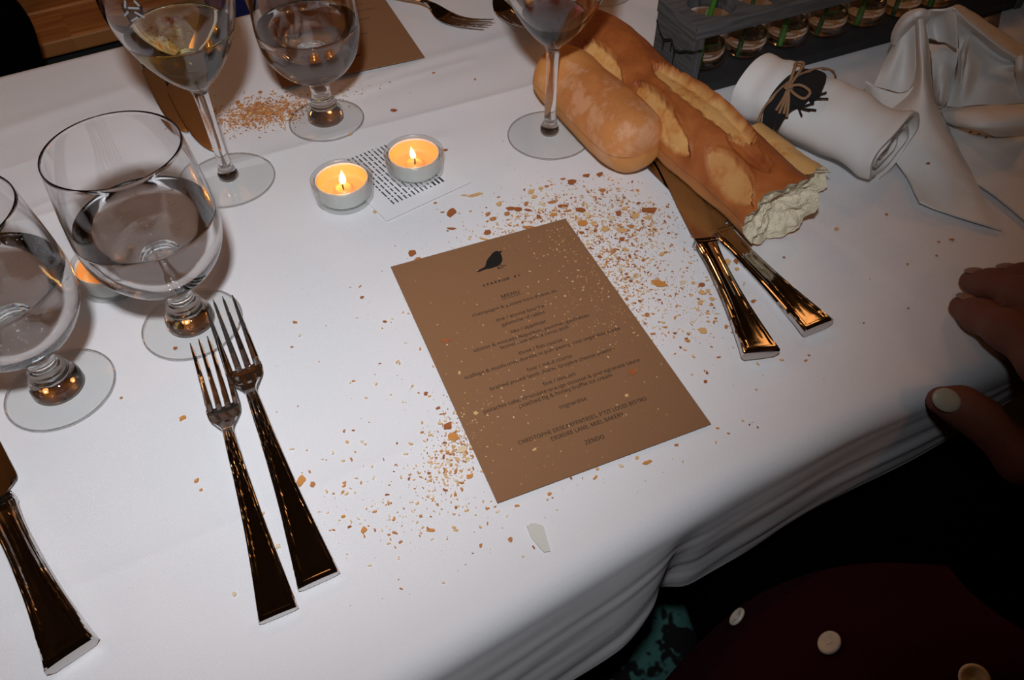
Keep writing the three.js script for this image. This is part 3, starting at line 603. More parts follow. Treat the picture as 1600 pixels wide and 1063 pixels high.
  holes.forEach((x, i) => {
    const p = R(x, 0.0098, -D / 2), v = thing('bud_vase', 'round-bottomed glass bud vase in the rack, ' + words[i], 'vase', p, 'bud vases in the grey rack');
    mesh('glass', vg, M.pane, v); mesh('water', wg, M.water, v);
    const s = thing('flower_stem', 'green flower stem in the bud vase ' + words[i], 'plant', p.clone().add(V(0, 0.003, 0)), 'flower stems in the bud vases');
    const bend = rr(-0.004, 0.004), r = i % 2 ? 0.0019 : 0.0026, lean = rr(-0.006, 0.006);
    mesh('stalk', place(tube([V(-0.004 + bend, 0, 0.003), V(-0.001, 0.03, 0), V(bend, 0.06, -0.001), V(bend + lean, 0.1, 0), V(bend + 2 * lean, 0.15, 0.004)], r, 30, 8), V(0, 0, 0), null, V(1, 1, 1)), i % 2 ? M.stemDark : M.stem, s);
    for (let k = 0; k < 5; k++) {
      const y = 0.012 + k * 0.027, f = rr(0, 6.28), w = 0.0025, l = rr(0.010, 0.016);
      mesh('leaf', grid(10, 4, (u, q) => { const ww = w * Math.sin(Math.PI * clamp(u * 0.95 + 0.05)) * (2 * q - 1), rad = 0.002 + u * l * (y > 0.075 || y < 0.02 ? 1 : 0.5); return V(Math.cos(f) * rad - Math.sin(f) * ww - 0.001, y + u * l * 0.7 - 0.3 * Math.abs(ww), Math.sin(f) * rad + Math.cos(f) * ww); }), phys([0.06, 0.16, 0.025], 0.5, { ...two }), s);
    }
  });
}

// ---------------------------------------------------------------- rolled napkin with its bird tag
function rolledNapkin(label, p0, p1, R0, group) {
  const dir = p1.clone().sub(p0), L = dir.length(); dir.normalize(); const side = V().crossVectors(dir, UPV).normalize();
  const turns = 3.3, th = 0.0030, n = thing('napkin_roll', label, 'napkin', null, group);
  const line = (t, l) => {      // the spiral seen from the end, flattened where it lies
    const an = -Math.PI * 1.08 + t * turns * 2 * Math.PI, R = R0 * (0.16 + 0.84 * t) + 0.0016 * noise(an * 1.3, l * 16, 3) * (0.5 + t) + 0.0011 * noise(l * 55, an * 0.6, 7) * t;
    const out = l > L ? 0 : 1;
    return [Math.cos(an) * R * 1.13, Math.sin(an) * R * 0.82 * out + (0.0022 * Math.sin(l * 150 + 2 * Math.sin(l * 40) + an * 0.6) + 0.0016 * noise(l * 70, an * 0.5, 4)) * t * smooth(0, 0.02, l)];
  };
  const nt = 210, nl = 46, surf = (off) => (u, v) => {
    const t = v, t2 = Math.min(1, t + 0.003), end = 0.003 * noise(t * 20, u * 3, 5) * (u < 0.05 || u > 0.95 ? 1 : 0), l = u * L;
    const [a, b] = line(t, l), [a2, b2] = line(t2 > t ? t2 : t - 0.003, l), sg = t2 > t ? 1 : -1; let nx = -(b2 - b) * sg, ny = (a2 - a) * sg; const m = Math.hypot(nx, ny) || 1; nx /= m; ny /= m;
    const pull = Math.sqrt(clamp(1 - Math.max(0, (l - L + 0.008) / 0.012) ** 2)), hh = R0 * 0.84;
    return p0.clone().addScaledVector(dir, l + end + 0.006 * (1 - t) * (u < 0.5 ? 1 : -1) * smooth(0.8, 1, Math.abs(2 * u - 1))).addScaledVector(side, a + nx * off).add(V(0, hh + b + ny * off + 0 * pull, 0));
  };
  const A = grid(nl, nt, surf(th / 2)), B = grid(nl, nt, surf(-th / 2));
  const edge = [0, 1].map((u) => grid(1, nt, (k, v) => surf(mix(-th / 2, th / 2, k))(u, v))), rim = [0, 1].map((v) => grid(nl, 1, (u, k) => surf(mix(-th / 2, th / 2, k))(u, v)));
  mesh('cloth', [A, B, ...edge, ...rim], M.napkin, n);
  return { dir, side, L, R: R0 };
}
{
  const p0 = at(1160, 178), p1 = at(1376, 281), F = rolledNapkin('white napkin rolled up tight with a black bird tag tied on', p0, p1, 0.0335);
  // (l, c): along the roll, and round it from the top towards the near side
  const RX = F.R * 1.13 + 0.0028, RY = F.R * 0.82 + 0.0028, on = (l, c, lift = 0) => { const an = Math.PI / 2 - c / F.R; return p0.clone().addScaledVector(F.dir, l).addScaledVector(F.side, Math.cos(an) * (RX + lift)).add(V(0, F.R * 0.84 + Math.sin(an) * (RY + lift), 0)); };
  const outline = [[0.040, -0.008], [0.052, -0.014], [0.062, -0.013], [0.070, -0.006], [0.076, 0.003], [0.079, 0.008], [0.076, 0.013], [0.072, 0.012], [0.070, 0.018], [0.063, 0.024], [0.060, 0.031], [0.058, 0.040], [0.054, 0.043], [0.053, 0.035], [0.0515, 0.047], [0.0495, 0.052], [0.0485, 0.047], [0.047, 0.062], [0.043, 0.060], [0.041, 0.048], [0.036, 0.036], [0.033, 0.022], [0.034, 0.006], [0.037, -0.004]].map(([l, c]) => [0.036 + (l - 0.033) * 0.72, c * 1.1 + 0.007]);
  const flat = new THREE.ShapeGeometry(new THREE.Shape(new THREE.SplineCurve(outline.concat([outline[0]]).map(([l, c]) => new THREE.Vector2(l, c))).getPoints(120)), 8);
  // subdivide by slicing triangles finely enough to follow the roll
  const bend = (g) => { let tri = []; const q = g.toNonIndexed().attributes.position; for (let i = 0; i < q.count; i += 3) tri.push([0, 1, 2].map((k) => [q.getX(i + k), q.getY(i + k)]));
    for (let r = 0; r < 7; r++) tri = tri.flatMap(([a, b, c]) => { const len = (x, y) => Math.hypot(x[0] - y[0], x[1] - y[1]), e = [len(a, b), len(b, c), len(c, a)], m = Math.max(...e); if (m < 0.004) return [[a, b, c]]; const h = (x, y) => [(x[0] + y[0]) / 2, (x[1] + y[1]) / 2]; if (e[0] === m) { const k = h(a, b); return [[a, k, c], [k, b, c]]; } if (e[1] === m) { const k = h(b, c); return [[a, b, k], [a, k, c]]; } const k = h(c, a); return [[a, b, k], [k, b, c]]; });
    const pos = []; for (const lift of [0, 0.0005]) for (const t of tri) for (const [l, c] of lift ? t : [...t].reverse()) { const p = on(l, c, lift); pos.push(p.x, p.y, p.z); }
    const out = new THREE.BufferGeometry(); out.setAttribute('position', new THREE.Float32BufferAttribute(pos, 3)); out.computeVertexNormals(); return out; };
  const tagThing = thing('bird_tag', 'black paper tag cut as a bird, tied onto the rolled napkin', 'tag', null);
  mesh('body', bend(flat), M.blackPaper, tagThing);
  const foot = (l0, c0, l1, c1) => [[l0, c0, l1, c1], [mix(l0, l1, 0.55), mix(c0, c1, 0.55), l1 - 0.001, c1 - 0.006], [mix(l0, l1, 0.5), mix(c0, c1, 0.5), l1 - 0.003, c1 + 0.006], [mix(l0, l1, 0.75), mix(c0, c1, 0.75), l1 + 0.004, c1 - 0.002]].map(([a, b, c, d]) => tube([on(a, b, 0.0006), on((a + c) / 2, (b + d) / 2, 0.0008), on(c, d, 0.0006)], 0.0007, 8, 6));
  mesh('foot', foot(0.055, 0.024, 0.072, 0.017), M.blackPaper, tagThing); mesh('foot', foot(0.052, 0.031, 0.070, 0.028), M.blackPaper, tagThing);
  const onT = (l, c, h) => on(l - 0.0125, c + 0.014, h);
  const tw = thing('twine_tie', 'brown twine knotted in a small bow round the rolled napkin', 'string', null);
  const ringPts = []; for (let i = 0; i < 40; i++) { const c = i / 40 * 2 * Math.PI * F.R; ringPts.push(on(0.046 - 0.010 * Math.sin(c / F.R), c, 0.0014)); }
  mesh('loop', [tube(ringPts, 0.0009, 120, 6, true), tube(ringPts.map((p, i) => p.clone().add(V(0.0008 * Math.cos(i * 2), 0.0008 * Math.sin(i * 2), 0.0009))), 0.0008, 120, 6, true)], M.twine, tw);
  mesh('knot', [place(new THREE.SphereGeometry(0.0034, 14, 10), onT(0.0575, 0.006, 0.003), null, V(1.1, 0.8, 1.1)), tube([onT(0.0555, 0.005, 0.005), onT(0.0575, 0.009, 0.006), onT(0.060, 0.006, 0.005)], 0.0012, 10, 6)], M.twine, tw);
  const strand = (pts, r = 0.0011) => tube(pts.map(([l, c, h]) => onT(l, c, h)), r, 24, 6);
  mesh('bow', [strand([[0.0575, 0.006, 0.004], [0.053, -0.004, 0.006], [0.0475, -0.014, 0.004], [0.051, -0.017, 0.004], [0.056, -0.006, 0.004], [0.0575, 0.006, 0.003]], 0.0013), strand([[0.0575, 0.006, 0.004], [0.066, 0.003, 0.006], [0.075, 0.004, 0.004], [0.074, 0.009, 0.003], [0.065, 0.009, 0.004], [0.0575, 0.006, 0.003]], 0.0012)], M.twine, tw);
  mesh('tail', [0, 1, 2, 3].map((k) => strand([[0.0575, 0.006, 0.004], [0.060 + 0.0015 * k, 0.014, 0.004], [0.0595 + 0.0035 * k, 0.024 + 0.001 * (k % 2), 0.0025]], 0.0011)), M.twine, tw);
}
rolledNapkin('white napkin rolled up behind the crumpled one, no tag in view', at(1605, -30), at(1668, 64), 0.027);

// ---------------------------------------------------------------- crumpled napkin: smooth patches through surveyed points, each with its own thickness
function patchGeo(rows, th = 0.0016, k = 9, wob = 1) {
  const P = rows.map((r) => r.map(([x, y, h]) => at(1340 + x / 2.954, y / 2.954, h + 0.0022)));
  const R = P.length, C = P[0].length, cr = (p0, p1, p2, p3, t) => { const o = V(); for (const c of ['x', 'y', 'z']) { const a = p0[c], b = p1[c], d = p2[c], e = p3[c]; o[c] = 0.5 * (2 * b + (d - a) * t + (2 * a - 5 * b + 4 * d - e) * t * t + (3 * b - a - 3 * d + e) * t * t * t); } return o; };
  const ext = (a, i) => i < 0 ? a[0].clone().multiplyScalar(2).sub(a[1]) : i >= a.length ? a[a.length - 1].clone().multiplyScalar(2).sub(a[a.length - 2]) : a[i];
  const along = (a, u) => { const x = u * (a.length - 1), i = Math.min(a.length - 2, Math.floor(x)); return cr(ext(a, i - 1), ext(a, i), ext(a, i + 1), ext(a, i + 2), x - i); };
  const f = (u, v) => { const q = along(P.map((r) => along(r, v)), u); q.y = Math.max(TABLE + 0.0016, q.y + wob * 0.0009 * noise(q.x * 60, q.z * 60, 2)); return q; };
  const nu = (R - 1) * k, nv = (C - 1) * k, topG = grid(nu, nv, f), nrm = topG.attributes.normal, w = nv + 1;
  let flip = 0; for (let i = 0; i < nrm.count; i++) flip += nrm.getY(i); flip = flip < 0 ? -1 : 1;
  const pos = topG.attributes.position, lowPt = (i, j) => { const q = i * w + j, p = V(pos.getX(q), pos.getY(q), pos.getZ(q)).addScaledVector(V(nrm.getX(q), nrm.getY(q), nrm.getZ(q)), -th * flip); p.y = Math.max(TABLE + 0.0004, p.y); return p; }, topPt = (i, j) => V(pos.getX(i * w + j), pos.getY(i * w + j), pos.getZ(i * w + j));
  const low = grid(nu, nv, (u, v, i, j) => lowPt(i, j));
  const sides = [0, nu].map((i) => grid(1, nv, (u, v, a, j) => a ? lowPt(i, j) : topPt(i, j))).concat([0, nv].map((j) => grid(nu, 1, (u, v, i, b) => b ? lowPt(i, j) : topPt(i, j))));
  return [topG, low, ...sides];
}
{
  const pile = [
    [[[262, 100, .070], [275, 75, .078], [290, 62, .080], [305, 80, .076], [315, 110, .066]], [[262, 180, .055], [280, 170, .068], [300, 165, .070], [318, 175, .066], [328, 200, .050]], [[268, 330, .034], [286, 330, .047], [305, 330, .050], [325, 330, .044], [340, 350, .030]], [[225, 430, .022], [270, 430, .036], [300, 430, .040], [330, 440, .037], [352, 450, .022]], [[130, 525, .010], [210, 530, .023], [290, 530, .030], [350, 530, .027], [398, 545, .010]], [[150, 640, .007], [230, 640, .016], [320, 640, .021], [410, 660, .018], [455, 660, .006]], [[170, 735, .004], [260, 760, .008], [370, 780, .012], [470, 790, .011], [535, 810, .004]], [[225, 805, .004], [310, 860, .005], [420, 880, .007], [520, 900, .006], [590, 920, .003]], [[288, 930, .005], [390, 970, .004], [480, 1000, .004], [570, 1030, .004], [668, 1060, .002]]],
    [[[165, 200, .040], [200, 150, .055], [235, 110, .066], [268, 92, .072]], [[130, 270, .030], [180, 250, .040], [225, 240, .042], [266, 230, .050]], [[95, 350, .020], [150, 350, .024], [210, 340, .024], [268, 330, .034]], [[75, 395, .012], [130, 412, .013], [200, 425, .013], [262, 400, .022]]],
    [[[35, 378, .026], [80, 402, .025], [150, 422, .024], [215, 428, .026], [272, 388, .034]], [[36, 430, .014], [80, 450, .016], [140, 470, .017], [195, 470, .020], [252, 440, .026]], [[42, 490, .003], [75, 505, .006], [110, 520, .008], [150, 520, .012], [215, 480, .018]]],
    [[[160, 205, .040], [165, 155, .054], [195, 98, .068], [235, 60, .078], [290, 48, .084], [330, 52, .08]], [[172, 200, .045], [185, 160, .058], [215, 115, .071], [250, 85, .079], [285, 70, .083], [322, 78, .077]], [[190, 190, .043], [215, 160, .053], [240, 130, .062], [262, 108, .068], [285, 102, .068], [310, 118, .062]]],
    [[[295, 50, .083], [345, 42, .082], [395, 40, .085], [440, 28, .090]], [[312, 110, .066], [350, 105, .062], [400, 80, .074], [455, 70, .084]], [[318, 180, .054], [360, 187, .049], [410, 192, .052], [465, 218, .058]]],
    [[[325, 200, .040], [370, 205, .043], [420, 205, .046], [470, 225, .046]], [[340, 260, .040], [380, 270, .043], [420, 260, .044], [458, 290, .038]], [[345, 350, .030], [380, 350, .035], [415, 330, .036], [448, 340, .028]], [[350, 430, .014], [365, 460, .012], [390, 450, .018], [452, 390, .018]], [[365, 490, .004], [385, 500, .003], [410, 480, .006], [458, 410, .014]]],
    [[[470, 20, .04], [540, 60, .02], [640, 125, .010], [720, 178, .005], [790, 225, .002]], [[442, 27, .084], [522, 72, .070], [622, 147, .055], [702, 202, .045], [770, 250, .035]], [[450, 45, .090], [525, 110, .077], [615, 185, .064], [690, 240, .055], [755, 280, .048]], [[462, 110, .074], [530, 160, .058], [600, 215, .045], [670, 265, .036], [748, 290, .038]], [[470, 170, .062], [520, 210, .052], [590, 260, .040], [660, 300, .034], [745, 305, .040]], [[465, 260, .044], [510, 290, .044], [570, 310, .036], [640, 335, .030], [745, 335, .028]], [[455, 360, .024], [490, 390, .030], [540, 400, .025], [620, 380, .028], [742, 345, .026]], [[410, 490, .006], [460, 495, .010], [520, 487, .014], [620, 485, .014], [780, 475, .010]]],
    [[[388, 500, .010], [470, 493, .018], [560, 487, .024], [660, 482, .026], [790, 478, .026]], [[392, 525, .012], [470, 520, .027], [560, 520, .036], [660, 520, .038], [790, 515, .038]], [[410, 565, .008], [480, 580, .022], [560, 590, .031], [660, 590, .033], [790, 580, .032]], [[425, 575, .003], [490, 590, .008], [570, 605, .012], [650, 632, .010], [800, 618, .010]]],
    [[[415, 560, .004], [500, 570, .004], [640, 600, .004], [810, 590, .004]], [[450, 660, .004], [560, 690, .005], [680, 720, .006], [820, 700, .005]], [[500, 760, .003], [600, 790, .004], [700, 820, .005], [840, 800, .004]], [[550, 845, .002], [640, 905, .003], [740, 985, .003], [860, 1090, .003]]],
    [[[498, 150, .058], [512, 160, .062], [530, 178, .060]], [[470, 240, .048], [488, 250, .056], [505, 258, .050]], [[462, 340, .030], [480, 345, .037], [500, 350, .032]], [[460, 420, .016], [478, 425, .022], [497, 420, .018]]],
    [[[735, 275, .050], [752, 262, .054], [772, 258, .052]], [[738, 320, .042], [752, 318, .048], [772, 320, .046]], [[742, 370, .026], [756, 372, .030], [778, 378, .030]], [[750, 440, .012], [765, 445, .014], [786, 445, .014]]],
  ];
  const nap = thing('crumpled_napkin', 'used white napkin crumpled in a heap with brown stains', 'napkin', null);
  mesh('cloth', pile.flatMap((r) => patchGeo(r)), M.napkin, nap);
}

// ---------------------------------------------------------------- crumbs
function flakeGeo(k) {
  const n = 7 + Math.floor(rnd() * 5), ring = [], a0 = rnd() * 6;
  for (let i = 0; i < n; i++) { const a = a0 + (i + rr(-0.25, 0.25)) / n * 6.283, r = rr(0.4, 1); ring.push([Math.cos(a) * r * 0.5, Math.sin(a) * r * 0.5]); }
  const pos = [], top = (x, z) => 0.10 + 0.16 * noise(x * 2.2 + k, z * 2.2, k) + 0.22 * (x * x + z * z), P3 = (x, z, up) => [x, up ? top(x, z) + 0.06 : Math.max(0, top(x, z) - 0.08), z];
  for (let i = 0; i < n; i++) {
    const a = ring[i], b = ring[(i + 1) % n], m = [0, 0];
    for (const up of [1, 0]) { const t = [P3(...m, up), P3(...a, up), P3(...b, up)]; pos.push(...(up ? [t[0], t[2], t[1]] : t).flat()); }
    const q = [P3(...a, 1), P3(...b, 1), P3(...a, 0), P3(...b, 0)]; pos.push(...q[0], ...q[1], ...q[2], ...q[1], ...q[3], ...q[2]);
  }
  const g = new THREE.BufferGeometry(); g.setAttribute('position', new THREE.Float32BufferAttribute(pos, 3)); g.computeVertexNormals(); return g;
}
const flakes = Array.from({ length: 14 }, (_, k) => flakeGeo(k + 0.37));
const tones = { d: std([0.36, 0.11, 0.03], 0.7), b: std([0.50, 0.20, 0.06], 0.7), o: std([0.62, 0.26, 0.06], 0.7), t: std([0.70, 0.42, 0.17], 0.75), p: std([0.74, 0.60, 0.38], 0.8) };
// surveyed flakes: u, v, long, across (pixels), tone
const survey = `706 333 20 15 d;691 332 9 3 b;725 305 14 4 t;743 305 26 9 t;705 357 18 4 d;761 364 14 12 d;829 300 15 13 t;835 308 14 6 t;780 319 18 9 t;762 335 14 9 b;770 343 16 8 b;797 326 20 8 d;809 328 16 10 d;792 335 13 9 b;822 319 13 9 b;826 328 13 5 d;845 318 14 8 p;845 327 12 4 p;864 315 18 6 b;877 322 22 9 d;841 339 10 9 d;864 336 16 8 o;886 330 16 5 b;906 329 22 10 d;917 335 16 10 p;880 280 9 6 b;893 284 21 14 d;917 275 15 8 d;937 273 19 9 d;845 294 11 8 t;854 291 11 6 b;942 297 10 8 b;965 295 9 5 t;975 309 7 5 d;966 334 15 14 d;1016 330 32 14 d;955 341 13 10 p;992 337 22 13 t;976 325 13 7 t;1012 340 17 7 t;909 350 22 14 o;927 349 15 8 t;930 361 12 6 d;909 364 9 8 d;945 359 16 11 t;971 359 22 9 t;987 354 13 6 b;971 374 15 10 d;960 391 9 7 b;977 390 9 8 t;937 401 8 6 d;984 401 9 8 d;1034 397 11 10 t;1005 407 8 6 b;997 318 9 5 d;644 395 15 12 d;652 405 12 7 b;825 355 24 6 b;757 374 18 5 t;1031 443 32 14 o;1067 441 11 7 p;1083 442 8 5 t;1096 446 13 9 d;1096 457 12 8 t;1106 455 9 8 t;1095 474 11 11 t;1113 467 11 8 t;1000 471 7 6 d;1011 493 11 8 b;1021 522 12 4 b;1097 517 18 12 t;1135 409 16 11 t;1150 409 12 10 d;1151 421 10 7 t;1176 471 12 6 d;1135 511 8 6 b;1103 366 14 11 d;697 532 18 7 d;665 615 10 8 d;685 638 10 5 d;692 647 13 3 b;701 667 19 14 d;710 682 20 14 o;721 703 22 13 p;712 737 9 8 b;733 745 18 9 o;659 676 7 4 b;988 581 20 14 d;1102 597 8 6 d;1012 723 18 8 o;995 716 8 6 t;970 728 12 5 p;858 772 10 7 o;1057 695 8 4 b;743 646 10 7 t;836 703 10 5 t;979 619 9 6 t;1075 532 8 6 o;1063 543 6 4 d;718 583 6 5 t;586 800 10 4 o;536 808 9 5 o;569 829 13 8 o;672 829 17 6 o;608 836 6 4 b;751 853 9 6 b;797 843 9 7 b;657 807 7 5 b;711 774 6 5 b;577 884 8 3 p;693 911 6 4 p;471 752 18 14 o;488 757 11 9 b;306 752 10 6 o;434 854 10 7 p;366 928 8 7 p;284 654 13 10 o;461 504 9 6 b;456 542 6 4 b;565 690 6 4 p;565 465 9 6 d;308 751 10 6 o;189 622 5 4 b;274 544 8 5 d;1306 358 9 8 t;1488 375 10 5 b;1385 335 7 5 b;1466 378 6 4 b;1464 400 5 4 b;1418 413 6 4 o;1419 482 4 3 d;1349 505 4 3 d;1225 402 5 4 d;1177 471 12 6 b;616 172 11 7 d;696 234 9 5 d;585 331 8 6 t;548 210 8 5 t;1171 664 5 3 d;1184 668 4 3 d;1105 583 6 4 d;680 317 7 5 b;598 322 8 6 b;613 322 9 8 t;604 254 6 5 b;601 330 5 4 t;697 274 5 4 b;678 114 7 4 b;742 124 5 4 b;1462 250 9 6 d;1450 255 7 3 d;1516 207 9 4 d;1530 210 7 3 d;1541 214 6 3 d;1455 156 5 3 b`.split(';').map((s) => { const q = s.split(' '); return [...q.slice(0, 4).map(Number), q[4]]; });
const C0 = at(612, 420), CX = at(884, 345).sub(C0), CY = at(776, 790).sub(C0);
const onCard = (p) => { const d = p.clone().sub(C0), a = d.dot(CX) / CX.lengthSq(), b = d.dot(CY) / CY.lengthSq(); return a > 0.015 && a < 0.985 && b > 0.015 && b < 0.985; };
const zones = {
  card: ['bread crust crumb lying on the brown menu card', 'crust crumbs on the menu card'],
  above: ['crust crumb between the menu card top and the votives', 'crust crumbs beyond the menu card top'],
  right: ['crust crumb between the menu card and the two knives', 'crust crumbs between menu and knives'],
  knives: ['crust crumb on the cloth beside or beyond the knife handles', 'crust crumbs round the knife handles'],
  left: ['crust crumb along the menu edge facing the forks', 'crust crumbs along the menu side'],
  forks: ['stray crust crumb on the cloth near the forks and goblets', 'stray crumbs near the forks'],
  front: ['stray crust crumb in front of the menu card', 'stray crumbs in front of the menu'],
  open: ['stray crust crumb on the bare cloth by the resting hand', 'stray crumbs by the hand'],
  pile: ['brown crumb of the pile beside the far goblet foot', 'crumbs of the far pile'],
  far: ['stray crust crumb on the far cloth between goblet and red wine', 'stray crumbs on the far cloth'],
  napkin: ['dark brown crumb stuck on the crumpled napkin', 'crumbs on the crumpled napkin'],
};
const zoneOf = (u, v, p) => onCard(p) ? 'card' : u > 1440 && v < 300 ? 'napkin' : u < 480 && v < 215 ? 'pile' : v < 285 && u < 860 ? 'far' : u > 1190 ? 'open' : u > 1062 + (v - 380) * 0.28 && v < 700 ? 'knives' : v < 395 && u < 880 ? 'above' : v < 640 && u > 880 ? 'right' : u < 600 && v < 1000 ? 'forks' : u < 800 && v < 770 ? 'left' : 'front';
const notable = {
  '706 333': 'ragged dark crust flake with a thin tail between votives and menu', '743 305': 'long tan crust sliver just beyond the printed paper slip', '893 284': 'large dark crust flake in front of the red wine foot',
  '937 273': 'dark crust flake nearest the rounded end of the bread roll', '1016 330': 'broad dark crust flake beside the tip half of the knife blades', '1031 443': 'widest tan wedge-shaped flake halfway between menu and knife handles',
  '988 581': 'dark orange triangular flake on the menu by its dessert lines', '697 532': 'rust coloured flake on the menu beside the appetizer lines', '701 667': 'curled dark crust flake against the menu side facing the forks',
  '721 703': 'large pale flake against the menu side facing the forks', '733 745': 'orange flake at the menu side, nearest its front corner', '644 395': 'round dark crust lump beyond the menu corner near the votives',
  '471 752': 'large orange flake touching the larger fork handle', '284 654': 'lone tan flake beside the smaller fork head', '1012 723': 'largest orange flake in front of the menu front edge', '858 772': 'upright orange flake just below the menu front edge middle',
  '672 829': 'pale tan sliver on the cloth before the wax flake', '909 350': 'large tan flake at the menu top corner near the bread', '966 334': 'dark angular flake amid pale ones near the knife tips', '829 300': 'large light tan flake beyond the menu, paired with another',
};
const napkinHeight = (u, v) => (u > 1475 && v < 240 ? 0.0105 : v > 240 ? 0.0165 : 0.031);
function addFlake(u, v, w, d, tone, spin = rr(0, 6.28)) {
  const q0 = at(u, v), z = zoneOf(u, v, q0), h = z === 'card' ? 0.0023 : z === 'napkin' ? napkinHeight(u, v) : 0.0012 + clothHeight(...(([x, zz]) => [x * CA - zz * SA, -x * SA - zz * CA])([q0.x, q0.z]));
  const q = at(u, v, h), m = q.distanceTo(camera.position) / FOCAL;
  const f = new THREE.Mesh(flakes[Math.floor(rnd() * flakes.length)], tones[tone]); f.castShadow = f.receiveShadow = true;
  f.name = numbered('bread_crumb'); f.position.copy(q); f.rotation.y = spin; f.scale.set(w * m * 1.08, Math.min(0.0042, 0.35 * d * m + 0.0006), d * m * 1.5);
  scene.add(f); const own = notable[u + ' ' + v]; tag(f, own ?? zones[z][0], 'crumb', zones[z][1]);
}
for (const [u, v, w, d, t] of survey) addFlake(u, v, w, d, t, rr(-0.35, 0.45));
// where the small ones lie: centre, spread, tilt, how many
const clouds = [[930, 385, 62, 50, 0.75, 0.30], [985, 440, 45, 60, 0.5, 0.16], [850, 345, 70, 20, -0.25, 0.12], [1000, 340, 45, 22, 0.2, 0.07], [715, 700, 22, 42, 0.5, 0.09], [820, 560, 95, 110, 0.6, 0.10], [412, 176, 34, 13, -0.2, 0.0], [520, 150, 40, 14, -0.2, 0.02], [1100, 470, 28, 50, 0.4, 0.05], [620, 790, 90, 45, 0, 0.04], [880, 640, 260, 170, 0, 0.05]];
function scatter() {
  let r = rnd(), c = clouds[0]; for (const k of clouds) { if ((r -= k[5]) < 0) { c = k; break; } }
  const x = gauss() * c[2], y = gauss() * c[3], s = Math.sin(c[4]), k = Math.cos(c[4]);
  return [c[0] + x * k - y * s, c[1] + x * s + y * k];
}
const tonesOf = 'dbbotttpp';
const blocked = (u, v) => v < 15 || u < 0 || u > 1590 || (u > 1010 && v < 300) || (u > 840 && u < 1040 && v < 270) || at(u, v).dot(V(-SA, 0, -CA)) < 0.15;
let left = 290 - survey.length;
while (left > 0) { const pile = left % 4 === 0, [u, v] = pile ? [412 + gauss() * 36, 174 + gauss() * 12] : scatter(); if (blocked(u, v) || (!pile && onCard(at(u, v)))) continue; addFlake(u, v, pile ? rr(5, 11) : rr(4, 8), pile ? rr(4, 7) : rr(3, 6), pile ? 'bbot'[Math.floor(rnd() * 4)] : tonesOf[Math.floor(rnd() * 9)]); left--; }
{
  const N = 7000, im = new THREE.InstancedMesh(flakes[3], std([1, 1, 1], 0.8), N), o = new THREE.Object3D(), c = new THREE.Color();
  const pal = { d: [0.36, 0.11, 0.03], b: [0.50, 0.20, 0.06], o: [0.62, 0.26, 0.06], t: [0.72, 0.45, 0.2], p: [0.78, 0.62, 0.4] };
  for (let i = 0; i < N;) {
    const pile = i % 3 === 0, [u, v] = pile ? (([x, y]) => [412 + x * 40 + y * 4, 176 - x * 7 + y * 12])([gauss(), gauss()]) : scatter(); if (blocked(u, v)) continue;
    const q0 = at(u, v), h = onCard(q0) ? 0.0022 : 0.0011 + clothHeight(q0.x * CA - q0.z * SA, -q0.x * SA - q0.z * CA), q = at(u, v, h), oc = onCard(q0), s = (Math.pow(rnd(), 2.2) * 0.0022 + 0.0005) * (oc ? 0.6 : 1); if (oc && rnd() < 0.35) continue;
    o.position.copy(q); o.rotation.set(0, rr(0, 6.28), 0); o.scale.set(s * rr(1, 1.9), s * 0.8, s); o.updateMatrix(); im.setMatrixAt(i, o.matrix);
    im.setColorAt(i, c.setRGB(...pal[(pile ? 'bbbobodoto' : oc ? 'bbootttttp' : 'dbbottttpp')[Math.floor(rnd() * 10)]])); i++;
  }
  im.name = 'fine_crumbs'; im.castShadow = im.receiveShadow = true; scene.add(im);
  tag(im, 'fine golden bread crumbs and dust scattered over cloth and menu', 'crumbs', null, 'stuff');
}

// ---------------------------------------------------------------- stool under the table edge
{
  const s = thing('stool', 'round stool with mottled teal and black seat under the hem', 'stool', V(-0.005, 0, -0.235));
  const mott = dataTex(256, (x, y) => { const n = tile(x, y, 9) + 0.8 * tile(x, y, 24, 3) + 0.6 * tile(x, y, 55, 6), k = smooth(-0.05, 0.18, n); return [0.24, 0.44, 0.40].map((c) => 0.02 + c * k); }, 'rgb', true);
  mesh('seat', lathe([[0, 0.40], [0.155, 0.40], [0.166, 0.404], [0.172, 0.416], [0.172, 0.432], [0.165, 0.445], [0.15, 0.45], [0, 0.452]], 80), std([1, 1, 1], 0.9, { map: mott }), s);
  const uv = s.children[0].geometry.attributes.uv, pp = s.children[0].geometry.attributes.position; for (let i = 0; i < uv.count; i++) uv.setXY(i, pp.getX(i) * 3.4, pp.getZ(i) * 3.4);
  for (let k = 0; k < 4; k++) { const a = Math.PI / 4 + k * Math.PI / 2; mesh('leg', tube([V(0.11 * Math.cos(a), 0.401, 0.11 * Math.sin(a)), V(0.125 * Math.cos(a), 0.2, 0.125 * Math.sin(a)), V(0.14 * Math.cos(a), 0.006, 0.14 * Math.sin(a))], 0.012, 16, 12), M.metalDark, s); }
  mesh('foot_ring', place(new THREE.TorusGeometry(0.127, 0.007, 10, 48).rotateX(Math.PI / 2), V(0, 0.17, 0)), M.metalDark, s);
}

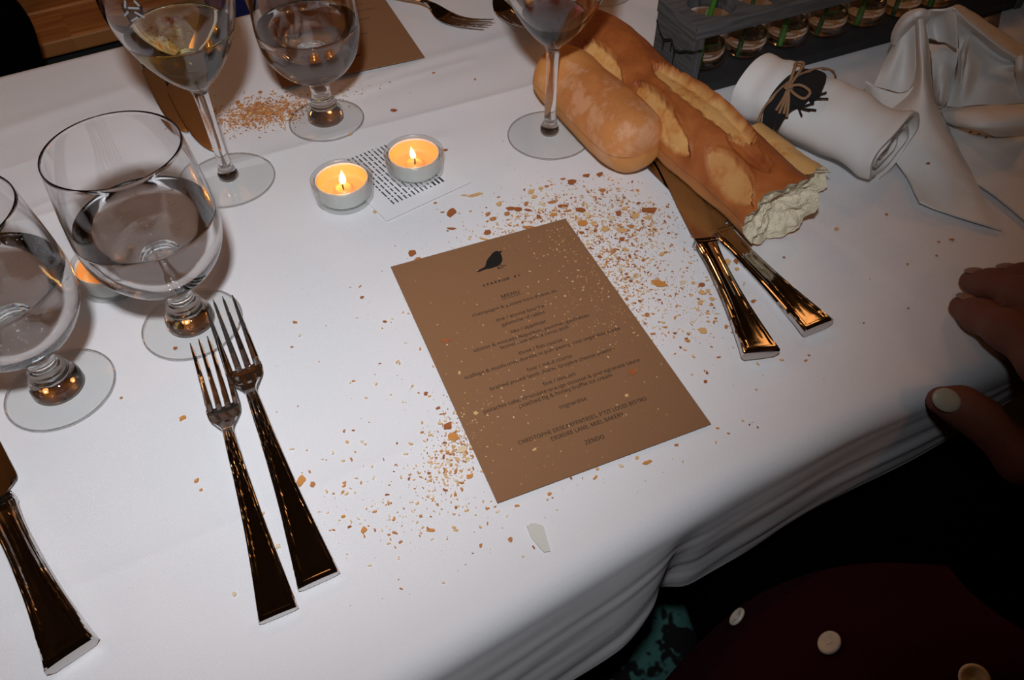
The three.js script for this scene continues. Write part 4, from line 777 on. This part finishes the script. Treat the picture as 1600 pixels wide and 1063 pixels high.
// ---------------------------------------------------------------- people
// a smooth body round tapered bones [p, q, rp, rq], meshed on a grid of cells
function flesh(bones, cell, k = 0.012, bulge = null) {
  const box = new THREE.Box3(); for (const [p, q, a, b] of bones) { const m = Math.max(a, b) + 3 * cell + k; for (const c of [p, q]) box.union(new THREE.Box3(c.clone().subScalar(m), c.clone().addScalar(m))); }
  const size = box.getSize(V()), n = Math.ceil(Math.max(size.x, size.y, size.z) / cell) + 4, half = n * cell / 2, ctr = box.getCenter(V());
  const field = new Float32Array(n * n * n).fill(9), K = 1 / k, acc = new Float32Array(n * n * n);
  for (const [p, q, a, b] of bones) {
    const d = q.clone().sub(p), L2 = Math.max(1e-9, d.lengthSq()), r = Math.max(a, b) + 4 * k + 2 * cell;
    const lo = ['x', 'y', 'z'].map((c) => Math.max(0, Math.floor((Math.min(p[c], q[c]) - r - ctr[c] + half) / cell))), hi = ['x', 'y', 'z'].map((c) => Math.min(n - 1, Math.ceil((Math.max(p[c], q[c]) + r - ctr[c] + half) / cell)));
    for (let z = lo[2]; z <= hi[2]; z++) for (let y = lo[1]; y <= hi[1]; y++) for (let x = lo[0]; x <= hi[0]; x++) {
      const X = x * cell - half + ctr.x - p.x, Y = y * cell - half + ctr.y - p.y, Z = z * cell - half + ctr.z - p.z, t = clamp((X * d.x + Y * d.y + Z * d.z) / L2);
      acc[x + n * (y + n * z)] += Math.exp(-K * (Math.hypot(X - t * d.x, Y - t * d.y, Z - t * d.z) - mix(a, b, t)));
    }
  }
  const mc = new MarchingCubes(n, M.skin, false, false, 400000); mc.isolation = 0;
  for (let i = 0; i < field.length; i++) mc.field[i] = acc[i] > 1e-12 ? Math.log(acc[i]) / K : -0.2;
  mc.update();
  const pos = new Float32Array(mc.count * 3);
  for (let i = 0; i < mc.count; i++) for (let c = 0; c < 3; c++) pos[3 * i + c] = mc.positionArray[3 * i + c] * half + ctr.getComponent(c) ;
  let g = new THREE.BufferGeometry(); g.setAttribute('position', new THREE.Float32BufferAttribute(pos, 3));
  g = mergeVertices(g, cell * 0.02); g.computeVertexNormals();
  return g;
}
const fingers = (list) => list.flatMap((f) => f.slice(0, -1).map((a, i) => [a[0], f[i + 1][0], a[1], f[i + 1][1]]));
function idleHand(w, e, side, r) {      // a relaxed hand lying palm down, fingers slightly curled
  const d = w.clone().sub(e).setY(-0.02).normalize(), s = V().crossVectors(d, UPV).normalize().multiplyScalar(side), P = (a, b, h) => w.clone().addScaledVector(d, a).addScaledVector(s, b).add(V(0, h, 0));
  const b = [[w, P(0.05, 0.008, 0), 0.024, 0.018], [w, P(0.05, -0.02, 0), 0.022, 0.016]];
  const f = [[0.026, 1], [0.008, 1.1], [-0.01, 1.02], [-0.027, 0.82]].map(([o, k]) => [[P(0.05, o * 0.8, 0), 0.0125], [P(0.09, o, 0.002), 0.0105], [P(0.09 + 0.038 * k, o, -0.006), 0.0092], [P(0.09 + 0.058 * k, o, -0.02), 0.0083], [P(0.09 + 0.068 * k, o, -0.034), 0.0072]]);
  f.push([[P(0.02, 0.026, -0.004), 0.015], [P(0.05, 0.045, -0.008), 0.012], [P(0.078, 0.05, -0.014), 0.0105], [P(0.1, 0.046, -0.02), 0.0085]]);
  return flesh([...b, ...fingers(f)], 0.004, 0.004);
}
function seated(o) {
  const { pelvis, f, lean, top, legs, label } = o, r = V(-f.z, 0, f.x), P = (c, a, b, h) => c.clone().addScaledVector(f, a).addScaledVector(r, b).add(V(0, h, 0));
  const chest = P(pelvis, -lean, 0, 0.34), neck = P(chest, 0.01, 0, 0.17), head = P(neck, 0.035, 0, 0.135);
  const J = {};
  for (const [s, n] of [[1, 'R'], [-1, 'L']]) {
    const hip = P(pelvis, 0.02, s * 0.09, -0.01), knee = o['knee' + n] ?? P(hip, 0.43, s * 0.05, 0.01), ank = P(knee, o.shin ?? 0.0, 0, 0.085 - knee.y), toe = P(ank, 0.17, 0, -0.05), sh = P(chest, 0, s * 0.18, 0.1);
    const elbow = o['elbow' + n] ?? P(sh, 0.06, s * 0.05, -0.28), wrist = o['wrist' + n] ?? P(elbow, 0.22, -s * 0.1, -0.05);
    J[n] = { hip, knee, ank, toe, sh, elbow, wrist, s };
  }
  const torso = [[pelvis, P(pelvis, -lean * 0.35, 0, 0.14), 0.125, 0.12], [P(pelvis, -lean * 0.35, 0, 0.14), chest, 0.12, 0.125], [P(chest, 0, 0.06, 0.02), P(chest, 0, -0.06, 0.02), 0.115, 0.115], [P(chest, -0.02, 0.13, 0.09), P(chest, -0.02, -0.13, 0.09), 0.06, 0.06], [J.R.hip, J.L.hip, 0.1, 0.1]];
  const arm = (j, x = 0) => [[j.sh, j.elbow, 0.052 + x, 0.042 + x], [j.elbow, j.wrist, 0.041 + x, 0.029 + x]], leg = (j, x = 0) => [[j.hip, j.knee, 0.083 + x, 0.06 + x], [j.knee, j.ank, 0.056 + x, 0.038 + x]];
  const headB = [[chest.clone().add(V(0, 0.08, 0)), neck, 0.062, 0.055], [neck, head, 0.054, 0.055], [P(head, -0.015, 0, 0.03), P(head, 0.02, 0, 0.0), 0.088, 0.078], [P(head, 0.045, 0, -0.055), P(head, 0.06, 0, -0.07), 0.042, 0.03], [P(head, 0.095, 0, 0.012), P(head, 0.118, 0, -0.022), 0.012, 0.016], [P(head, 0.083, -0.018, -0.062), P(head, 0.083, 0.018, -0.062), 0.011, 0.011]];
  for (const s of [1, -1]) headB.push([P(head, 0.0, s * 0.083, 0.01), P(head, -0.01, s * 0.094, -0.025), 0.016, 0.012]);
  const feet = (j) => [[j.ank, P(j.ank, -0.03, 0, -0.045), 0.04, 0.034], [P(j.ank, -0.02, 0, -0.05), j.toe, 0.036, 0.03]];
  const body = [flesh([...torso, ...headB.slice(0, 2), ...arm(J.R), ...arm(J.L), ...leg(J.R), ...leg(J.L), ...feet(J.R), ...feet(J.L)], 0.014, 0.014), flesh(headB, 0.006, 0.008)];
  for (const n of ['R', 'L']) body.push(o['hand' + n] ?? idleHand(J[n].wrist, J[n].elbow, n === 'R' ? -1 : 1));
  const g = thing('person', label, 'person', null);
  mesh('body', body, M.skin, g);
  for (const s of [1, -1]) mesh('eye', place(new THREE.SphereGeometry(0.011, 14, 10), P(head, 0.087, s * 0.031, 0.008)), std([0.6, 0.58, 0.55], 0.2), g);
  mesh('hair', flesh([[P(head, -0.04, 0, 0.05), P(head, 0.0, 0, 0.055), 0.088, 0.082], [P(head, -0.06, 0.03, -0.02), P(head, -0.06, -0.03, -0.02), 0.06, 0.06], [P(head, -0.01, 0.07, 0.03), P(head, -0.05, 0.06, -0.03), 0.03, 0.03], [P(head, -0.01, -0.07, 0.03), P(head, -0.05, -0.06, -0.03), 0.03, 0.03]], 0.008, 0.008), M.hair, g);
  mesh('trousers', flesh([[pelvis, P(pelvis, 0, 0, 0.06), 0.135, 0.13], [J.R.hip, J.L.hip, 0.112, 0.112], ...leg(J.R, 0.014), ...leg(J.L, 0.014)], 0.013, 0.012), legs, g);
  mesh('shirt', flesh([...torso.map(([a, b, x, y]) => [a, b, x + 0.014, y + 0.014]), ...['R', 'L'].flatMap((n) => { const a = arm(J[n], 0.014); a[1][1] = J[n].elbow.clone().lerp(J[n].wrist, 0.93); return a; }), [chest.clone().add(V(0, 0.08, 0)), chest.clone().add(V(0, 0.13, 0)), 0.074, 0.066]], 0.013, 0.012), top, g);
  for (const n of ['R', 'L']) mesh('shoe', flesh(feet(J[n]).map(([a, b, x, y]) => [a, b, x + 0.008, y + 0.008]), 0.009, 0.008), M.blackCloth, g);
  return g;
}
// the diner at the near side: hand on the table's edge, maroon cardigan
{
  const q = (u, v, h) => at(u, v, h), mid = (a, b, t) => a.clone().lerp(b, t);
  const mI = q(1640, 566, 0.034), mM = q(1668, 512, 0.040), mR = q(1706, 482, 0.040), mP = q(1738, 462, 0.032), wrist = q(1830, 600, 0.022);
  const I = [[mI, 0.0125], [q(1572, 515, 0.030), 0.0112], [q(1530, 494, 0.0185), 0.0096], [q(1503, 480, 0.0105), 0.0078]];
  const Mi = [[mM, 0.0125], [q(1602, 463, 0.032), 0.0112], [q(1550, 446, 0.0195), 0.0098], [q(1519, 440, 0.0105), 0.0080]];
  const Ri = [[mR, 0.012], [q(1652, 452, 0.034), 0.0108], [q(1600, 436, 0.020), 0.0094], [q(1569, 433, 0.0105), 0.0078]];
  const Pi = [[mP, 0.011], [q(1700, 444, 0.030), 0.0098], [q(1660, 430, 0.018), 0.0086], [q(1634, 426, 0.0098), 0.0072]];
  const tip = q(1470, 626, 0.000), ip = q(1532, 654, -0.006), mcp = q(1602, 722, -0.018), cmc = q(1720, 742, -0.004);
  const Th = [[cmc, 0.0195], [mcp, 0.0138], [ip, 0.0116], [q(1500, 634, -0.002), 0.0108], [tip, 0.0082]];
  const palm = [[wrist, mI, 0.026, 0.0145], [wrist, mM, 0.026, 0.0145], [wrist, mR, 0.025, 0.014], [wrist, mP, 0.023, 0.0125], [wrist, cmc, 0.025, 0.0195], [cmc, mI, 0.0185, 0.0125], [mI, mM, 0.012, 0.012], [mM, mR, 0.012, 0.012], [mR, mP, 0.012, 0.011], [mid(wrist, mM, 0.4), mid(wrist, mP, 0.5), 0.022, 0.02]];
  const elbow = V(0.66, TABLE - 0.03, -0.12);
  const fore = [[mid(elbow, wrist, 0.72), wrist, 0.033, 0.026]];
  const handR = flesh([...palm, ...fingers([I, Mi, Ri, Pi, Th]), ...fore], 0.0026, 0.0028);
  const f = V(-0.40, 0, -0.917).normalize(), pelvis = V(0.45, 0.54, 0.06);
  const man = seated({ label: 'seated diner in maroon cardigan, hand resting on the near table edge', pelvis, f, lean: 0.05, top: M.maroon, legs: M.blackCloth, elbowR: elbow, wristR: wrist, handR, kneeR: V(0.37, 0.525, -0.36), kneeL: V(0.22, 0.525, -0.33), elbowL: V(0.34, 0.78, 0.22), wristL: V(0.25, 0.66, 0.06) });
  const nail = (b, t, w, l, m, up = UPV, lift = 0.0076) => {
    const d = t.clone().sub(b).normalize(), n = up.clone().addScaledVector(d, -up.dot(d)).normalize(), s = V().crossVectors(d, n), g = new THREE.SphereGeometry(1, 20, 12, 0, Math.PI * 2, 0, Math.PI / 2);
    const o = mesh('fingernail', g, m, man); o.applyMatrix4(new THREE.Matrix4().makeBasis(s.multiplyScalar(w), n.clone().multiplyScalar(0.0022), d.clone().multiplyScalar(l)).setPosition(t.clone().addScaledVector(d, m === M.thumbNail ? 0.0018 : -0.002).addScaledVector(n, lift))); return o;
  };
  nail(I[2][0], I[3][0], 0.0052, 0.0072, M.nail); nail(Mi[2][0], Mi[3][0], 0.0054, 0.0072, M.nail); nail(Ri[2][0], Ri[3][0], 0.0052, 0.007, M.nail); nail(Pi[2][0], Pi[3][0], 0.0045, 0.006, M.nail);
  nail(ip, tip, 0.0070, 0.0088, M.thumbNail, V(-0.25, 0.75, 0.5).normalize(), 0.0102).userData.label = 'pale thumbnail';
  // the open front of the cardigan, falling towards the table
  const ctl = [[[985, 1130, -.115], [1075, 1022, -.100], [1170, 938, -.078], [1262, 897, -.056], [1360, 880, -.03], [1480, 884, .0]], [[1030, 1140, -.075], [1110, 1045, -.062], [1182, 972, -.046], [1280, 935, -.026], [1390, 920, -.002], [1520, 925, .026]], [[1100, 1160, -.03], [1170, 1080, -.018], [1260, 1025, -.004], [1350, 985, .012], [1460, 970, .028], [1600, 985, .05]], [[1220, 1190, .0], [1300, 1120, .014], [1390, 1080, .026], [1480, 1045, .036], [1600, 1040, .05], [1760, 1060, .07]], [[1400, 1260, .02], [1480, 1190, .03], [1570, 1150, .04], [1680, 1120, .05], [1820, 1120, .066], [2000, 1150, .085]]].map((r) => r.map(([u, v, h]) => at(u, v, h)));
  const ev = (a, t) => new THREE.CatmullRomCurve3(a).getPoint(t);
  const fr = (u, v) => { const p = ev(ctl.map((r) => ev(r, v)), u); p.y += 0.0025 * noise(p.x * 22, p.z * 22, 4); return p; };
  const top = grid(40, 50, fr), card_ = man.children.find((c) => c.name === 'shirt'); card_.name = 'cardigan';
  const low = grid(40, 50, (u, v) => fr(u, v).add(V(0.0012, -0.0022, 0.0012)));
  const rims = [0, 1].map((e) => grid(1, 50, (k, v) => fr(e, v).add(V(0.0012 * k, -0.0022 * k, 0.0012 * k)))).concat([0, 1].map((e) => grid(40, 1, (u, k) => fr(u, e).add(V(0.0012 * k, -0.0022 * k, 0.0012 * k)))));
  mesh('front_panel', [top, low, ...rims], M.maroon, card_);
  const bg = lathe([[0, 0.0006], [0.0016, 0.0006], [0.0022, 0.0012], [0.0038, 0.0014], [0.0046, 0.0020], [0.0056, 0.0018], [0.0060, 0.0008], [0.0056, -0.0004], [0, -0.0006]], 40);
  for (const [u, v] of [[1157, 968], [1301, 1012], [1524, 1062]]) {
    let best = [9]; for (let i = 0; i <= 80; i++) for (let j = 0; j <= 100; j++) { const p = fr(i / 80, j / 100), d = p.clone().sub(camera.position), s = at(u, v).sub(camera.position).normalize(), e = d.sub(s.multiplyScalar(d.dot(s))).length(); if (e < best[0]) best = [e, i / 80, j / 100, p]; }
    const [, i, j, p] = best, n = V().crossVectors(fr(Math.min(1, i + 0.02), j).sub(p), fr(i, Math.min(1, j + 0.02)).sub(p)).normalize(); if (n.y < 0) n.negate();
    const b = mesh('button', bg, M.button, card_); b.position.copy(p).addScaledVector(n, 0.0016); b.quaternion.setFromUnitVectors(UPV, n.clone().add(V(-0.1, 0.0, 0.2)).normalize());
    const holes = mesh('thread', place(new THREE.BoxGeometry(0.0026, 0.0008, 0.0007), V(0, 0.0008, 0)), M.white, card_); holes.position.copy(b.position); holes.quaternion.copy(b.quaternion);
  }
}
// the guest in black on the bench, beyond the table
{
  const f = V(SA, 0, CA), p = T(-0.262, -0.160, 1.74);
  seated({ label: 'guest in black clothes seated on the bench beyond the table', pelvis: p, f, lean: 0.06, top: M.blackCloth, legs: M.blackCloth, shin: 0.02 });
}
// navy garment on the bench
{
  const c = thing('folded_jacket', 'navy blue folded jacket lying on the bench beyond the table', 'jacket', T(0.42, -0.2985, 1.645), null, TURN);
  for (let k = 0; k < 3; k++) mesh('fold', grid(30, 40, (u, v) => { const a = v * Math.PI * 2, t = Math.abs(2 * u - 1), e = Math.pow(1 - t ** 8, 0.4), x = (u - 0.5) * 0.34; return V(x + 0.004 * noise(a, u * 5, k), 0.022 + 0.04 * k + Math.sin(a) * 0.0215 * e + 0.004 * noise(x * 12, Math.cos(a) * 2, k), Math.sign(Math.cos(a)) * Math.pow(Math.abs(Math.cos(a)), 0.6) * 0.14 * (0.9 + 0.1 * e)); }, { wrap: true, caps: true }), M.navy, c);
  mesh('hanging_fold', place(new RoundedBoxGeometry(0.33, 0.33, 0.024, 4, 0.011), V(0, -0.10, 0.148)), M.navy, c);
}

renderer.render(scene, camera);
